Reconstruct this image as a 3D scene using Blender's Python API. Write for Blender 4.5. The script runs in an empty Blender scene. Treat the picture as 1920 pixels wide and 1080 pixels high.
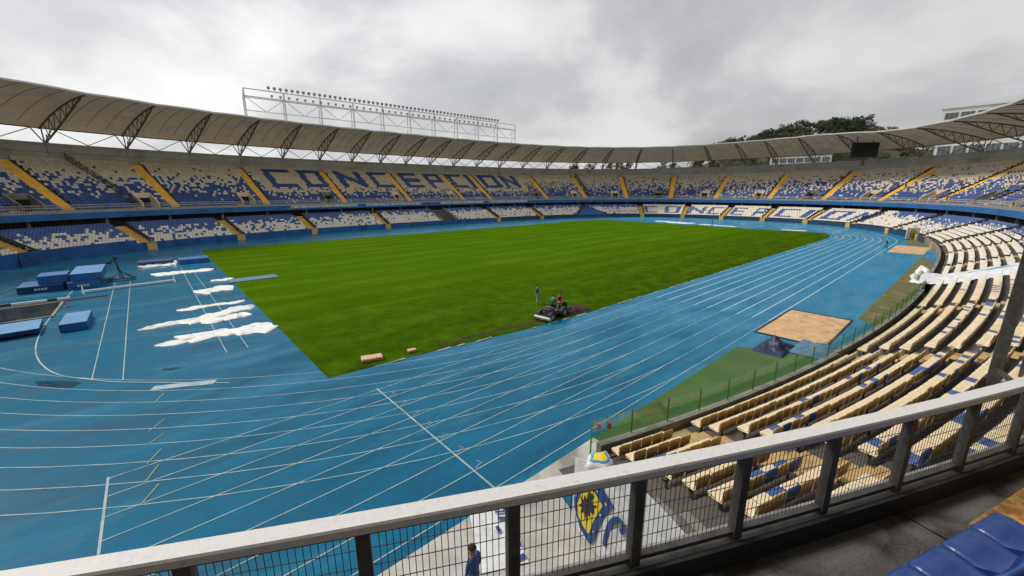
import bpy, bmesh, math, random
import numpy as np
from mathutils import Vector, Matrix, noise as mnoise
random.seed(11); RNG = np.random.default_rng(11)
sc = bpy.context.scene
COL = sc.collection
R = math.radians

# ------------------------------------------------------------------ camera
CAM = Vector((-7.578, -9.524, 10.144))
PITCH, YAW, ROLL = R(13.477), R(48.575), R(-0.20)
F = Vector((math.cos(YAW)*math.cos(PITCH), math.sin(YAW)*math.cos(PITCH), -math.sin(PITCH)))
RT = Vector((math.sin(YAW), -math.cos(YAW), 0)); UP = RT.cross(F)
RT2 = RT*math.cos(ROLL) + UP*math.sin(ROLL); UP2 = UP*math.cos(ROLL) - RT*math.sin(ROLL)
cam = bpy.data.cameras.new('camera'); cam_o = bpy.data.objects.new('camera', cam); COL.objects.link(cam_o)
M = Matrix((RT2, UP2, -F)).transposed().to_4x4(); M.translation = CAM
cam_o.matrix_world = M
cam.sensor_width = 36; cam.lens = 759.1*36/1920; cam.clip_end = 6000; cam.clip_start = 0.05
sc.camera = cam_o

# ------------------------------------------------------------------ world + sun
SUN_AZ, SUN_EL = 118.0, 48.0          # degrees: azimuth counter-clockwise from +X
world = bpy.data.worlds.new('World'); sc.world = world; world.use_nodes = True
def build_world():
    nt = world.node_tree; nt.nodes.clear(); N = nt.nodes.new; L = nt.links.new
    out = N('ShaderNodeOutputWorld')
    sky = N('ShaderNodeTexSky'); sky.sky_type = 'NISHITA'; sky.sun_disc = False
    sky.sun_elevation = R(SUN_EL); sky.sun_rotation = R(90-SUN_AZ); sky.air_density = 1.2; sky.dust_density = 3
    b1 = N('ShaderNodeBackground'); b1.inputs['Strength'].default_value = 0.10; L(sky.outputs[0], b1.inputs['Color'])
    tc = N('ShaderNodeTexCoord')
    sep = N('ShaderNodeSeparateXYZ'); L(tc.outputs['Generated'], sep.inputs[0])
    zz = N('ShaderNodeMath'); zz.operation = 'MAXIMUM'; zz.inputs[1].default_value = 0.0; L(sep.outputs['Z'], zz.inputs[0])
    za = N('ShaderNodeMath'); za.operation = 'ADD'; za.inputs[1].default_value = 0.42; L(zz.outputs[0], za.inputs[0])
    dx = N('ShaderNodeMath'); dx.operation = 'DIVIDE'; L(sep.outputs['X'], dx.inputs[0]); L(za.outputs[0], dx.inputs[1])
    dy = N('ShaderNodeMath'); dy.operation = 'DIVIDE'; L(sep.outputs['Y'], dy.inputs[0]); L(za.outputs[0], dy.inputs[1])
    cv = N('ShaderNodeCombineXYZ'); L(dx.outputs[0], cv.inputs[0]); L(dy.outputs[0], cv.inputs[1])
    n1 = N('ShaderNodeTexNoise'); n1.inputs['Scale'].default_value = 1.75; n1.inputs['Detail'].default_value = 9
    n1.inputs['Roughness'].default_value = 0.52; n1.inputs['Distortion'].default_value = 0.25
    mp = N('ShaderNodeMapping'); mp.inputs['Location'].default_value = (5.2, 2.6, 0); L(cv.outputs[0], mp.inputs[0]); L(mp.outputs[0], n1.inputs['Vector'])
    ramp = N('ShaderNodeValToRGB'); L(n1.outputs['Fac'], ramp.inputs['Fac'])
    e = ramp.color_ramp.elements
    e[0].position = 0.34; e[0].color = (0.35, 0.355, 0.365, 1)
    e[1].position = 0.66; e[1].color = (0.61, 0.61, 0.605, 1)
    m = e.new(0.47); m.color = (0.42, 0.425, 0.435, 1)
    m = e.new(0.56); m.color = (0.535, 0.54, 0.545, 1)
    # the veiled sun brightens the cloud deck around it
    sd = Vector((math.cos(R(SUN_AZ))*math.cos(R(SUN_EL)), math.sin(R(SUN_AZ))*math.cos(R(SUN_EL)), math.sin(R(SUN_EL))))
    dot = N('ShaderNodeVectorMath'); dot.operation = 'DOT_PRODUCT'; dot.inputs[1].default_value = sd; L(tc.outputs['Generated'], dot.inputs[0])
    mr = N('ShaderNodeMapRange'); L(dot.outputs['Value'], mr.inputs['Value'])
    mr.inputs['From Min'].default_value = 0.2; mr.inputs['From Max'].default_value = 1.0; mr.inputs['To Min'].default_value = 0.92; mr.inputs['To Max'].default_value = 1.34
    sc_ = N('ShaderNodeVectorMath'); sc_.operation = 'SCALE'; L(ramp.outputs['Color'], sc_.inputs[0]); L(mr.outputs[0], sc_.inputs['Scale'])
    b2 = N('ShaderNodeBackground'); b2.inputs['Strength'].default_value = 1.0; L(sc_.outputs[0], b2.inputs['Color'])
    mix = N('ShaderNodeMixShader'); mix.inputs['Fac'].default_value = 0.96
    L(b1.outputs[0], mix.inputs[1]); L(b2.outputs[0], mix.inputs[2]); L(mix.outputs[0], out.inputs['Surface'])
build_world()
sun = bpy.data.lights.new('sun', 'SUN'); sun.energy = 1.7; sun.angle = R(14); sun.color = (1.0, 0.95, 0.87)
sun_o = bpy.data.objects.new('sun', sun); COL.objects.link(sun_o)
sdv = Vector((math.cos(R(SUN_AZ))*math.cos(R(SUN_EL)), math.sin(R(SUN_AZ))*math.cos(R(SUN_EL)), math.sin(R(SUN_EL))))
sun_o.rotation_euler = sdv.to_track_quat('Z', 'Y').to_euler()
sun_o.location = (0, 0, 80)
sc.view_settings.view_transform = 'Standard'; sc.view_settings.look = 'None'
sc.view_settings.gamma = 1; sc.view_settings.exposure = 0.48; sc.view_settings.use_curve_mapping = False

# ------------------------------------------------------------------ materials
MATS = {}
def mat(name, c1, c2=None, rough=0.7, scale=3.0, detail=5, metal=0.0, spec=0.5, bump=0.0, bscale=None, r2=None, lo=0.35, hi=0.65, c3=None, s3=0.3, f3=(0.5, 0.62), coat=0.0):
    m = bpy.data.materials.new(name); m.use_nodes = True; nt = m.node_tree
    b = nt.nodes['Principled BSDF']; N = nt.nodes.new; L = nt.links.new
    c2 = c2 or tuple(min(1, x*1.25) for x in c1)
    tc = N('ShaderNodeTexCoord')
    n = N('ShaderNodeTexNoise'); n.inputs['Scale'].default_value = scale; n.inputs['Detail'].default_value = detail; L(tc.outputs['Object'], n.inputs['Vector'])
    mr = N('ShaderNodeMapRange'); mr.inputs['From Min'].default_value = lo; mr.inputs['From Max'].default_value = hi; L(n.outputs['Fac'], mr.inputs['Value'])
    mx = N('ShaderNodeMix'); mx.data_type = 'RGBA'; L(mr.outputs[0], mx.inputs[0]); mx.inputs[6].default_value = (*c1, 1); mx.inputs[7].default_value = (*c2, 1)
    colour = mx.outputs[2]
    if c3:
        n3 = N('ShaderNodeTexNoise'); n3.inputs['Scale'].default_value = s3; n3.inputs['Detail'].default_value = 8; n3.inputs['Roughness'].default_value = 0.6; L(tc.outputs['Object'], n3.inputs['Vector'])
        m3 = N('ShaderNodeMapRange'); m3.inputs['From Min'].default_value = f3[0]; m3.inputs['From Max'].default_value = f3[1]; L(n3.outputs['Fac'], m3.inputs['Value'])
        x3 = N('ShaderNodeMix'); x3.data_type = 'RGBA'; L(m3.outputs[0], x3.inputs[0]); L(colour, x3.inputs[6]); x3.inputs[7].default_value = (*c3, 1)
        colour = x3.outputs[2]
    L(colour, b.inputs['Base Color'])
    b.inputs['Roughness'].default_value = rough; b.inputs['Metallic'].default_value = metal; b.inputs['Specular IOR Level'].default_value = spec
    if coat: b.inputs['Coat Weight'].default_value = coat
    if r2 is not None:
        rr = N('ShaderNodeMapRange'); rr.inputs['From Min'].default_value = lo; rr.inputs['From Max'].default_value = hi
        rr.inputs['To Min'].default_value = rough; rr.inputs['To Max'].default_value = r2; L(n.outputs['Fac'], rr.inputs['Value']); L(rr.outputs[0], b.inputs['Roughness'])
    if bump:
        nb = N('ShaderNodeTexNoise'); nb.inputs['Scale'].default_value = bscale or scale*6; nb.inputs['Detail'].default_value = 6; L(tc.outputs['Object'], nb.inputs['Vector'])
        bp = N('ShaderNodeBump'); bp.inputs['Strength'].default_value = bump; bp.inputs['Distance'].default_value = 0.05; L(nb.outputs['Fac'], bp.inputs['Height']); L(bp.outputs[0], b.inputs['Normal'])
    MATS[name] = m; return m

def track_mat():
    m = bpy.data.materials.new('blue_track'); m.use_nodes = True; nt = m.node_tree; b = nt.nodes['Principled BSDF']; N = nt.nodes.new; L = nt.links.new
    tc = N('ShaderNodeTexCoord')
    def noise(scale, detail=6, rough=0.55, stretch=None):
        n = N('ShaderNodeTexNoise'); n.inputs['Scale'].default_value = scale; n.inputs['Detail'].default_value = detail; n.inputs['Roughness'].default_value = rough
        if stretch:
            mp = N('ShaderNodeMapping'); mp.inputs['Scale'].default_value = stretch; L(tc.outputs['Object'], mp.inputs[0]); L(mp.outputs[0], n.inputs['Vector'])
        else: L(tc.outputs['Object'], n.inputs['Vector'])
        return n
    def rng(src, a, c, to0=0., to1=1.):
        r = N('ShaderNodeMapRange'); r.inputs['From Min'].default_value = a; r.inputs['From Max'].default_value = c; r.inputs['To Min'].default_value = to0; r.inputs['To Max'].default_value = to1
        L(src, r.inputs['Value']); return r.outputs[0]
    def mix(f, a, c):
        x = N('ShaderNodeMix'); x.data_type = 'RGBA'; L(f, x.inputs[0])
        for i, v in ((6, a), (7, c)):
            if isinstance(v, tuple): x.inputs[i].default_value = (*v, 1)
            else: L(v, x.inputs[i])
        return x.outputs[2]
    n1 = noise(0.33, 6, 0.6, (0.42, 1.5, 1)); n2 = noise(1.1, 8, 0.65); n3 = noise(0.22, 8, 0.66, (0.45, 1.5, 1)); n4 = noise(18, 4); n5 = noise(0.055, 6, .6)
    sep = N('ShaderNodeSeparateXYZ'); L(tc.outputs['Object'], sep.inputs[0])
    # the base blue turns paler with growing X, along a noisy edge
    ad = N('ShaderNodeMath'); ad.operation = 'MULTIPLY_ADD'; L(n5.outputs['Fac'], ad.inputs[0]); ad.inputs[1].default_value = 46; L(sep.outputs['X'], ad.inputs[2])
    blend_x = rng(ad.outputs[0], 28, 82)
    c = mix(rng(n1.outputs['Fac'], .35, .65), (0.001, 0.088, 0.172), (0.002, 0.152, 0.282))
    cd = mix(rng(n1.outputs['Fac'], .35, .65), (0.002, 0.185, 0.360), (0.004, 0.248, 0.445))
    x = N('ShaderNodeMix'); x.data_type = 'RGBA'; L(blend_x, x.inputs[0]); L(c, x.inputs[6]); L(cd, x.inputs[7]); c = x.outputs[2]
    c = mix(rng(n2.outputs['Fac'], .54, .70, 0, .35), c, (0.002, 0.060, 0.120))
    c = mix(rng(n3.outputs['Fac'], .53, .69, 0, .55), c, (0.060, 0.230, 0.335))  # pale worn streaks; smears of wet reflection are painted in with them
    c = mix(rng(n4.outputs['Fac'], .3, .8, 0, .10), c, (0.006, 0.10, 0.20))
    L(c, b.inputs['Base Color'])
    L(rng(n1.outputs['Fac'], .32, .62, .50, .20), b.inputs['Roughness'])
    b.inputs['Specular IOR Level'].default_value = 0.14
    bp = N('ShaderNodeBump'); bp.inputs['Strength'].default_value = 0.03; bp.inputs['Distance'].default_value = 0.01; L(n4.outputs['Fac'], bp.inputs['Height']); L(bp.outputs[0], b.inputs['Normal'])
    MATS['blue_track'] = m
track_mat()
def grass_mat():
    m = bpy.data.materials.new('pitch_grass'); m.use_nodes = True; nt = m.node_tree; b = nt.nodes['Principled BSDF']; N = nt.nodes.new; L = nt.links.new
    tc = N('ShaderNodeTexCoord')
    def noise(scale, detail=6, stretch=None, rough=.6):
        n = N('ShaderNodeTexNoise'); n.inputs['Scale'].default_value = scale; n.inputs['Detail'].default_value = detail; n.inputs['Roughness'].default_value = rough
        if stretch:
            mp = N('ShaderNodeMapping'); mp.inputs['Scale'].default_value = stretch; L(tc.outputs['Object'], mp.inputs[0]); L(mp.outputs[0], n.inputs['Vector'])
        else: L(tc.outputs['Object'], n.inputs['Vector'])
        return n.outputs['Fac']
    def rng(src, a, c, t0=0., t1=1.):
        r = N('ShaderNodeMapRange'); r.inputs['From Min'].default_value = a; r.inputs['From Max'].default_value = c; r.inputs['To Min'].default_value = t0; r.inputs['To Max'].default_value = t1
        L(src, r.inputs['Value']); return r.outputs[0]
    def mix(f, a, c):
        x = N('ShaderNodeMix'); x.data_type = 'RGBA'; L(f, x.inputs[0])
        for i, v in ((6, a), (7, c)):
            if isinstance(v, tuple): x.inputs[i].default_value = (*v, 1)
            else: L(v, x.inputs[i])
        return x.outputs[2]
    w = N('ShaderNodeTexWave'); w.wave_type = 'BANDS'; w.bands_direction = 'Y'; w.inputs['Scale'].default_value = 0.058; w.inputs['Distortion'].default_value = 2.2; w.inputs['Detail'].default_value = 4; w.inputs['Detail Scale'].default_value = 1.5
    L(tc.outputs['Object'], w.inputs['Vector'])
    c = mix(rng(w.outputs['Fac'], .3, .7), (0.068, 0.150, 0.005), (0.094, 0.180, 0.007))
    c = mix(rng(noise(0.30, 9, (0.30, 1.6, 1), .7), .42, .66, 0, .85), c, (0.040, 0.105, 0.001))
    c = mix(rng(noise(2.2, 8), .45, .75, 0, .7), c, (0.115, 0.165, 0.004))
    c = mix(rng(noise(0.07, 6, (1, 1.4, 1)), .40, .64, 0, .38), c, (0.045, 0.110, 0.001))
    c = mix(rng(noise(9, 6), .4, .7, 0, .55), c, (0.034, 0.078, 0.002))
    # worn, browner turf by the dug-up edge; near-side shading is painted in too
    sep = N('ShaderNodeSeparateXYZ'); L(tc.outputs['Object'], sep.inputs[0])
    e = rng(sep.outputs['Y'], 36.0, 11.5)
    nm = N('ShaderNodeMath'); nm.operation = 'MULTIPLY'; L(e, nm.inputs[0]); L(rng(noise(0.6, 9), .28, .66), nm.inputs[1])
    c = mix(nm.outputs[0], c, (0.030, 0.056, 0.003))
    L(c, b.inputs['Base Color']); b.inputs['Roughness'].default_value = 1.0; b.inputs['Specular IOR Level'].default_value = 0.0
    bp = N('ShaderNodeBump'); bp.inputs['Strength'].default_value = .6; bp.inputs['Distance'].default_value = .06; L(noise(14, 8), bp.inputs['Height']); L(bp.outputs[0], b.inputs['Normal'])
    MATS['pitch_grass'] = m
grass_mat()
def glass_mat(name, tint, fac):
    m = bpy.data.materials.new(name); m.use_nodes = True; nt = m.node_tree; nt.nodes.clear(); N = nt.nodes.new; L = nt.links.new
    o = N('ShaderNodeOutputMaterial'); t = N('ShaderNodeBsdfTransparent'); t.inputs[0].default_value = (*tint, 1)
    g = N('ShaderNodeBsdfGlossy'); g.inputs['Roughness'].default_value = .06
    n = N('ShaderNodeTexNoise'); n.inputs['Scale'].default_value = 2.5; mr = N('ShaderNodeMapRange'); mr.inputs['To Min'].default_value = fac*.6; mr.inputs['To Max'].default_value = fac*1.6
    L(n.outputs['Fac'], mr.inputs['Value'])
    mx = N('ShaderNodeMixShader'); L(mr.outputs[0], mx.inputs['Fac']); L(t.outputs[0], mx.inputs[1]); L(g.outputs[0], mx.inputs[2]); L(mx.outputs[0], o.inputs['Surface'])
    MATS[name] = m
glass_mat('green_glass', (.82, .91, .85), .05)
glass_mat('clear_sheet', (.80, .86, .84), .22)
mat('earth', (.10, .09, .06), (.16, .14, .10), .95, .2)
mat('concrete', (.20, .185, .16), (.30, .28, .245), .8, 1.2, c3=(.12, .11, .095), s3=.5, f3=(.5, .7), bump=.25, bscale=14)
mat('terrace_concrete', (.085, .074, .062), (.14, .124, .106), .8, .8, c3=(.055, .048, .04), s3=.3, f3=(.5, .7), bump=.2, bscale=12)
mat('rear_concrete', (.40, .36, .30), (.50, .455, .385), .85, .5, c3=(.30, .265, .22), s3=.25, f3=(.5, .68))
mat('yard_concrete', (.42, .40, .36), (.58, .56, .51), .7, .9, c3=(.25, .235, .20), s3=.45, f3=(.5, .64), bump=.3, bscale=10, r2=.45)
mat('wet_floor', (.125, .115, .105), (.185, .172, .158), .05, .8, detail=6, r2=.24, spec=.8, c3=(.062, .052, .044), s3=1.3, f3=(.52, .60), bump=.12, bscale=30)
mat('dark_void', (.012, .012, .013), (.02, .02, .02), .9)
mat('stair_tan', (.44, .30, .12), (.56, .39, .17), .7, 2.5, c3=(.25, .17, .08), s3=1.2, f3=(.52, .68))
mat('stair_yellow', (.82, .46, .05), (.90, .55, .08), .65, 1.5, c3=(.66, .36, .05), s3=.7, f3=(.52, .68))
mat('fascia_blue', (.012, .125, .36), (.02, .165, .44), .5, .6, c3=(.02, .10, .26), s3=.3)
mat('wall_blue', (.008, .085, .27), (.014, .12, .34), .55, .5, c3=(.010, .06, .17), s3=.35)
mat('wall_teal', (.010, .045, .095), (.018, .065, .13), .6, .6)
mat('stair_ochre', (.62, .40, .10), (.72, .48, .14), .7, 1.5, c3=(.45, .28, .08), s3=.7, f3=(.52, .68))
mat('cream_plastic', (.74, .60, .38), (.82, .70, .49), .45, 1.7, c3=(.64, .48, .26), s3=.8, f3=(.5, .7))
mat('white_plastic', (.74, .68, .57), (.83, .78, .69), .45, 1.3, c3=(.64, .56, .44), s3=.8, f3=(.5, .7))
mat('tan_plastic', (.47, .27, .075), (.58, .36, .12), .5, 3, c3=(.33, .18, .05), s3=2)  # darker tan for the back faces of the cream seats
mat('blue_plastic', (.040, .088, .27), (.065, .125, .34), .4, 2, c3=(.10, .16, .33), s3=.9, f3=(.52, .7))
mat('near_blue_plastic', (.014, .050, .205), (.024, .072, .26), .30, 7, c3=(.04, .095, .27), s3=4, f3=(.5, .72), bump=.05, bscale=40)
mat('steel_grey', (.32, .31, .30), (.42, .41, .40), .5, 4, metal=.3, c3=(.24, .22, .20), s3=3)
mat('rail_white', (.70, .69, .68), (.76, .75, .74), .5, 30, c3=(.60, .56, .52), s3=14, f3=(.58, .72))
mat('post_steel', (.06, .055, .05), (.10, .095, .09), .55, 6, metal=.2)
mat('wire', (.035, .033, .03), (.06, .055, .05), .6)
mat('truss_brown', (.15, .118, .092), (.20, .158, .124), .6, 2)
mat('gantry_white', (.58, .56, .53), (.70, .68, .65), .55, 2, c3=(.45, .42, .38), s3=1)
mat('roof_under', (.57, .485, .385), (.65, .56, .45), .8, .35, c3=(.44, .37, .30), s3=.25, f3=(.5, .7))
mat('roof_seam', (.30, .24, .18), (.36, .29, .22), .8)
mat('roof_top', (.62, .62, .60), (.72, .72, .70), .6, .3)
mat('line_white', (.24, .36, .40), (.40, .48, .50), .6, .8, c3=(.09, .22, .29), s3=1.4, f3=(.5, .72))
mat('line_bright', (.52, .62, .64), (.70, .74, .75), .6, .8, c3=(.30, .45, .52), s3=1.0, f3=(.54, .74))  # brighter white for the lane lines beyond the near bend
mat('line_olive', (.18, .24, .17), (.25, .29, .20), .7)
mat('strip_green', (.045, .115, .024), (.062, .145, .034), .9, .5, c3=(.085, .105, .032), s3=.35, f3=(.48, .68), bump=.3, bscale=20)
mat('strip_olive', (.095, .098, .026), (.135, .130, .040), .92, .9, c3=(.20, .17, .09), s3=.8, f3=(.5, .64), bump=.4, bscale=12)
mat('sand', (.56, .35, .18), (.67, .44, .25), .95, 1.4, c3=(.46, .27, .13), s3=1.5, f3=(.48, .66), bump=.7, bscale=6)
mat('tarp_white', (.80, .79, .76), (.86, .85, .83), .5, 2.2, c3=(.66, .65, .63), s3=1.8, f3=(.52, .7), bump=.15, bscale=4)
mat('tarp_blue', (.006, .014, .050), (.010, .022, .085), .45, 2, bump=.4, bscale=6)
mat('mat_blue', (.012, .10, .33), (.020, .15, .44), .5, 1.1, c3=(.03, .12, .30), s3=.9)
mat('mat_navy', (.010, .040, .14), (.015, .06, .19), .55, 1.1)
mat('mat_top', (.055, .22, .47), (.085, .28, .53), .5, 1.1)
mat('mat_grey', (.07, .16, .28), (.10, .20, .32), .6, 1.1)
mat('print_white', (.55, .6, .68), (.68, .72, .78), .6)
mat('black_rubber', (.018, .018, .018), (.03, .03, .03), .7)
mat('dark_water', (.010, .022, .026), (.016, .032, .036), .08, 1, bump=.03)
mat('puddle_water', (.006, .060, .095), (.010, .080, .120), .04, 1, spec=.6)
mat('soil', (.026, .017, .009), (.055, .036, .018), .95, 3, bump=.9, bscale=12)
mat('timber', (.52, .26, .07), (.66, .36, .11), .75, 5, c3=(.34, .15, .035), s3=16, f3=(.46, .60), bump=.3, bscale=40)
mat('crate_wood', (.55, .40, .24), (.66, .50, .33), .8, 4, c3=(.50, .22, .09), s3=3, f3=(.5, .62))
mat('machine_red', (.30, .03, .02), (.38, .05, .03), .45)
mat('screen_black', (.010, .010, .010), (.018, .018, .018), .5)
mat('bldg_white', (.66, .65, .63), (.76, .75, .73), .7, .3)
mat('bldg_glass', (.07, .085, .095), (.14, .16, .18), .2, .4)
mat('bark', (.09, .065, .045), (.14, .11, .08), .95, 2)
mat('leaf_dark', (.030, .048, .018), (.055, .078, .030), .85, .25)
mat('leaf_olive', (.075, .080, .032), (.115, .112, .050), .85, .25)
mat('leaf_brown', (.11, .080, .050), (.15, .11, .070), .85, .25)
mat('hill_green', (.028, .040, .016), (.055, .065, .028), .95, .05)
mat('ad_pale', (.42, .50, .52), (.55, .62, .62), .6, .8, c3=(.25, .33, .38), s3=1.1, f3=(.5, .6))
mat('banner_white', (.66, .67, .68), (.76, .77, .78), .6, 1.2, c3=(.56, .57, .58), s3=2)
mat('emblem_blue', (.012, .05, .22), (.018, .065, .26), .6)
mat('emblem_yellow', (.72, .56, .02), (.80, .64, .04), .6)
mat('emblem_black', (.014, .012, .010), (.024, .02, .016), .6)
mat('emblem_red', (.55, .06, .05), (.65, .09, .07), .6)
mat('teal_print', (.02, .32, .42), (.04, .42, .50), .55, 2)
mat('emblem_green', (.10, .30, .06), (.14, .36, .08), .6)
mat('lamp_glass', (.34, .35, .36), (.46, .47, .48), .25)
for n_, c_ in dict(skin=(.42, .25, .17), cloth_blue=(.02, .07, .26), cloth_teal=(.02, .09, .13), cloth_red=(.45, .02, .02), cloth_beige=(.48, .42, .32), cloth_dark=(.018, .02, .026), hair=(.02, .015, .012)).items():
    mat(n_, c_, None, .8, 6)

def translucent(name, fac, tint):
    nt = MATS[name].node_tree; b = nt.nodes['Principled BSDF']; o = nt.nodes['Material Output']
    t = nt.nodes.new('ShaderNodeBsdfTranslucent'); t.inputs['Color'].default_value = (*tint, 1)
    mx = nt.nodes.new('ShaderNodeMixShader'); mx.inputs['Fac'].default_value = fac
    nt.links.new(b.outputs[0], mx.inputs[1]); nt.links.new(t.outputs[0], mx.inputs[2]); nt.links.new(mx.outputs[0], o.inputs['Surface'])
translucent('roof_under', .19, (.92, .80, .66)); translucent('roof_top', .26, (.90, .86, .80))

# ------------------------------------------------------------------ object helpers
def link(o, parent=None):
    COL.objects.link(o)
    if parent is not None: o.parent = parent
    return o
def tag(o, label=None, cat=None, group=None, kind=None):
    if label: o['label'] = label
    if cat: o['category'] = cat
    if group: o['group'] = group
    if kind: o['kind'] = kind
    return o
def empty(name, loc=(0, 0, 0), rz=0.0):
    o = bpy.data.objects.new(name, None); o.location = loc; o.rotation_euler = (0, 0, rz); o.empty_display_size = .2
    return link(o)
class MB:
    def __init__(s): s.v = []; s.f = []; s.m = []; s.cur = 0
    def add(s, vs, fs):
        b = len(s.v); s.v += [tuple(map(float, q)) for q in vs]; s.f += [tuple(b+i for i in f) for f in fs]; s.m += [s.cur]*len(fs)
    def hexa(s, q):   # 8 points: bottom 4 ccw, top 4 ccw
        s.add(q, [(0, 3, 2, 1), (4, 5, 6, 7), (0, 1, 5, 4), (1, 2, 6, 5), (2, 3, 7, 6), (3, 0, 4, 7)])
    def box(s, x0, x1, y0, y1, z0, z1):
        s.hexa([(x0, y0, z0), (x1, y0, z0), (x1, y1, z0), (x0, y1, z0), (x0, y0, z1), (x1, y0, z1), (x1, y1, z1), (x0, y1, z1)])
    def sd(s, s0, s1, d0, d1, z0, z1, z0b=None, z1b=None, u=False):
        z0b = z0 if z0b is None else z0b; z1b = z1 if z1b is None else z1b
        a, b, c, d = PT(s0, d0, u), PT(s1, d0, u), PT(s1, d1, u), PT(s0, d1, u)
        s.hexa([(*d, z0b), (*c, z0b), (*b, z0), (*a, z0), (*d, z1b), (*c, z1b), (*b, z1), (*a, z1)])
    def bar(s, p, q, w=.1, h=None):
        p = Vector(p); q = Vector(q); h = h or w; d = (q-p)
        if d.length < 1e-6: return
        d.normalize(); a = Vector((0, 0, 1)) if abs(d.z) < .95 else Vector((1, 0, 0))
        x = d.cross(a).normalized()*(w/2); y = x.cross(d).normalized()*(h/2)
        s.hexa([p-x-y, p+x-y, p+x+y, p-x+y, q-x-y, q+x-y, q+x+y, q-x+y])
    def tube(s, p, q, r, n=8, r2=None, caps=True):
        p = Vector(p); q = Vector(q); r2 = r if r2 is None else r2; d = (q-p).normalized(); a = Vector((0, 0, 1)) if abs(d.z) < .95 else Vector((1, 0, 0))
        x = d.cross(a).normalized(); y = d.cross(x)
        A = [p+(x*math.cos(t)+y*math.sin(t))*r for t in [2*math.pi*i/n for i in range(n)]]
        B = [q+(x*math.cos(t)+y*math.sin(t))*r2 for t in [2*math.pi*i/n for i in range(n)]]
        fs = [(i, (i+1) % n, n+(i+1) % n, n+i) for i in range(n)]
        if caps: fs += [tuple(range(n))[::-1], tuple(range(n, 2*n))]
        s.add(A+B, fs)
    def ribbon(s, pts, w, z):
        pts = [Vector((q[0], q[1], 0)) for q in pts]; vs = []
        for i, q in enumerate(pts):
            t = (pts[min(i+1, len(pts)-1)]-pts[max(i-1, 0)]).normalized(); n = Vector((-t.y, t.x, 0))*(w/2)
            vs += [(q.x-n.x, q.y-n.y, z), (q.x+n.x, q.y+n.y, z)]
        s.add(vs, [(2*i, 2*i+2, 2*i+3, 2*i+1) for i in range(len(pts)-1)])
    def build(s, name, mats, parent=None, smooth=False, bevel=0):
        me = bpy.data.meshes.new(name); me.from_pydata(s.v, [], s.f)
        for m in (mats if isinstance(mats, (list, tuple)) else [mats]): me.materials.append(MATS[m])
        if any(s.m): me.polygons.foreach_set('material_index', s.m)
        if smooth: me.polygons.foreach_set('use_smooth', [True]*len(me.polygons))
        me.update()
        o = link(bpy.data.objects.new(name, me), parent)
        if bevel:
            md = o.modifiers.new('bevel', 'BEVEL'); md.width = bevel; md.segments = 2; md.limit_method = 'ANGLE'
        return o
def struct(o): o['kind'] = 'structure'; return o

# ------------------------------------------------------------------ the bowl's plan curve (superellipse), arc length s, outward offset d
CX, CY, A_, B_, NN = 57.8, 46.26, 89.0, 53.4, 2.7
_t = np.linspace(0, 2*np.pi, 20001); _c, _s = np.cos(_t), np.sin(_t)
CXs = CX+A_*np.sign(_c)*np.abs(_c)**(2/NN); CYs = CY+B_*np.sign(_s)*np.abs(_s)**(2/NN)
_u, _v = (CXs-CX)/A_, (CYs-CY)/B_
_gx, _gy = np.sign(_u)*np.abs(_u)**(NN-1)/A_, np.sign(_v)*np.abs(_v)**(NN-1)/B_
_l = np.hypot(_gx, _gy); NXs, NYs = _gx/_l, _gy/_l
SS = np.concatenate([[0], np.cumsum(np.hypot(np.diff(CXs), np.diff(CYs)))]); LEN = float(SS[-1])
def du(s):
    s = s % LEN; x = s-297; return .1*x*math.exp(-(x/15)**4)
def NV(s):
    s = s % LEN; nx = float(np.interp(s, SS, NXs)); ny = float(np.interp(s, SS, NYs)); l = math.hypot(nx, ny); return nx/l, ny/l
def PT(s, d=0., u=False):
    if u: d = d+du(s)
    s = s % LEN; nx, ny = NV(s)
    return float(np.interp(s, SS, CXs))+d*nx, float(np.interp(s, SS, CYs))+d*ny
def SD(x, y):
    i = int(np.argmin((CXs-x)**2+(CYs-y)**2)); return float(SS[i]), float((x-CXs[i])*NXs[i]+(y-CYs[i])*NYs[i])
def sweep(mb, prof, slist, closed=False, u=False, skip=None):
    n = len(prof); vs = [(*PT(s, d, u), z) for s in slist for d, z in prof]; fs = []
    m = len(slist)
    for i in range(m if closed else m-1):
        j = (i+1) % m
        for k in range(n-1):
            if skip and skip(.5*(slist[i]+slist[j]), k): continue
            fs.append((i*n+k, i*n+k+1, j*n+k+1, j*n+k))
    mb.add(vs, fs)
def srange(a, b, step):
    n = max(1, int(round((b-a)/step))); return [a+(b-a)*i/n for i in range(n+1)]

# profile constants
L0D, LDD, L0Z, LDZ, LROWS = 1.18, .85, .90, .33, 10          # lower stand seat rows
U0D, UDD, U0Z, UDZ, UROWS = 10.05, .78, 7.0, .45, 21         # upper stand seat rows
TUN0, TUN1 = 285.0, 301.4                                    # gap of the tunnel yard in the lower stand
LA = [306.55, 321.1, 336, 364, 379, 394, 410, 426.9, 442.4, 456, 469, 5.0, 18.6, 33.5, 75.9, 94.9, 134.9, 154.8, 171, 186.7, 202, 217, 232, 247, 262, 277]
UA = [191.6, 177.4, 160.7, 142, 122, 102, 91, 67.5, 52, 37.6, 24.2, 10.8, 471.5, 457.8, 444.8, 430.8, 415.5, 400, 384, 368, 352, 336, 320, 206, 220, 236, 252, 268]
VOM = [(a+3.6) % LEN for a in UA if a not in (91, 320, 336)]
def sdist(a, b): return abs((a-b+LEN/2) % LEN - LEN/2)

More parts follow.
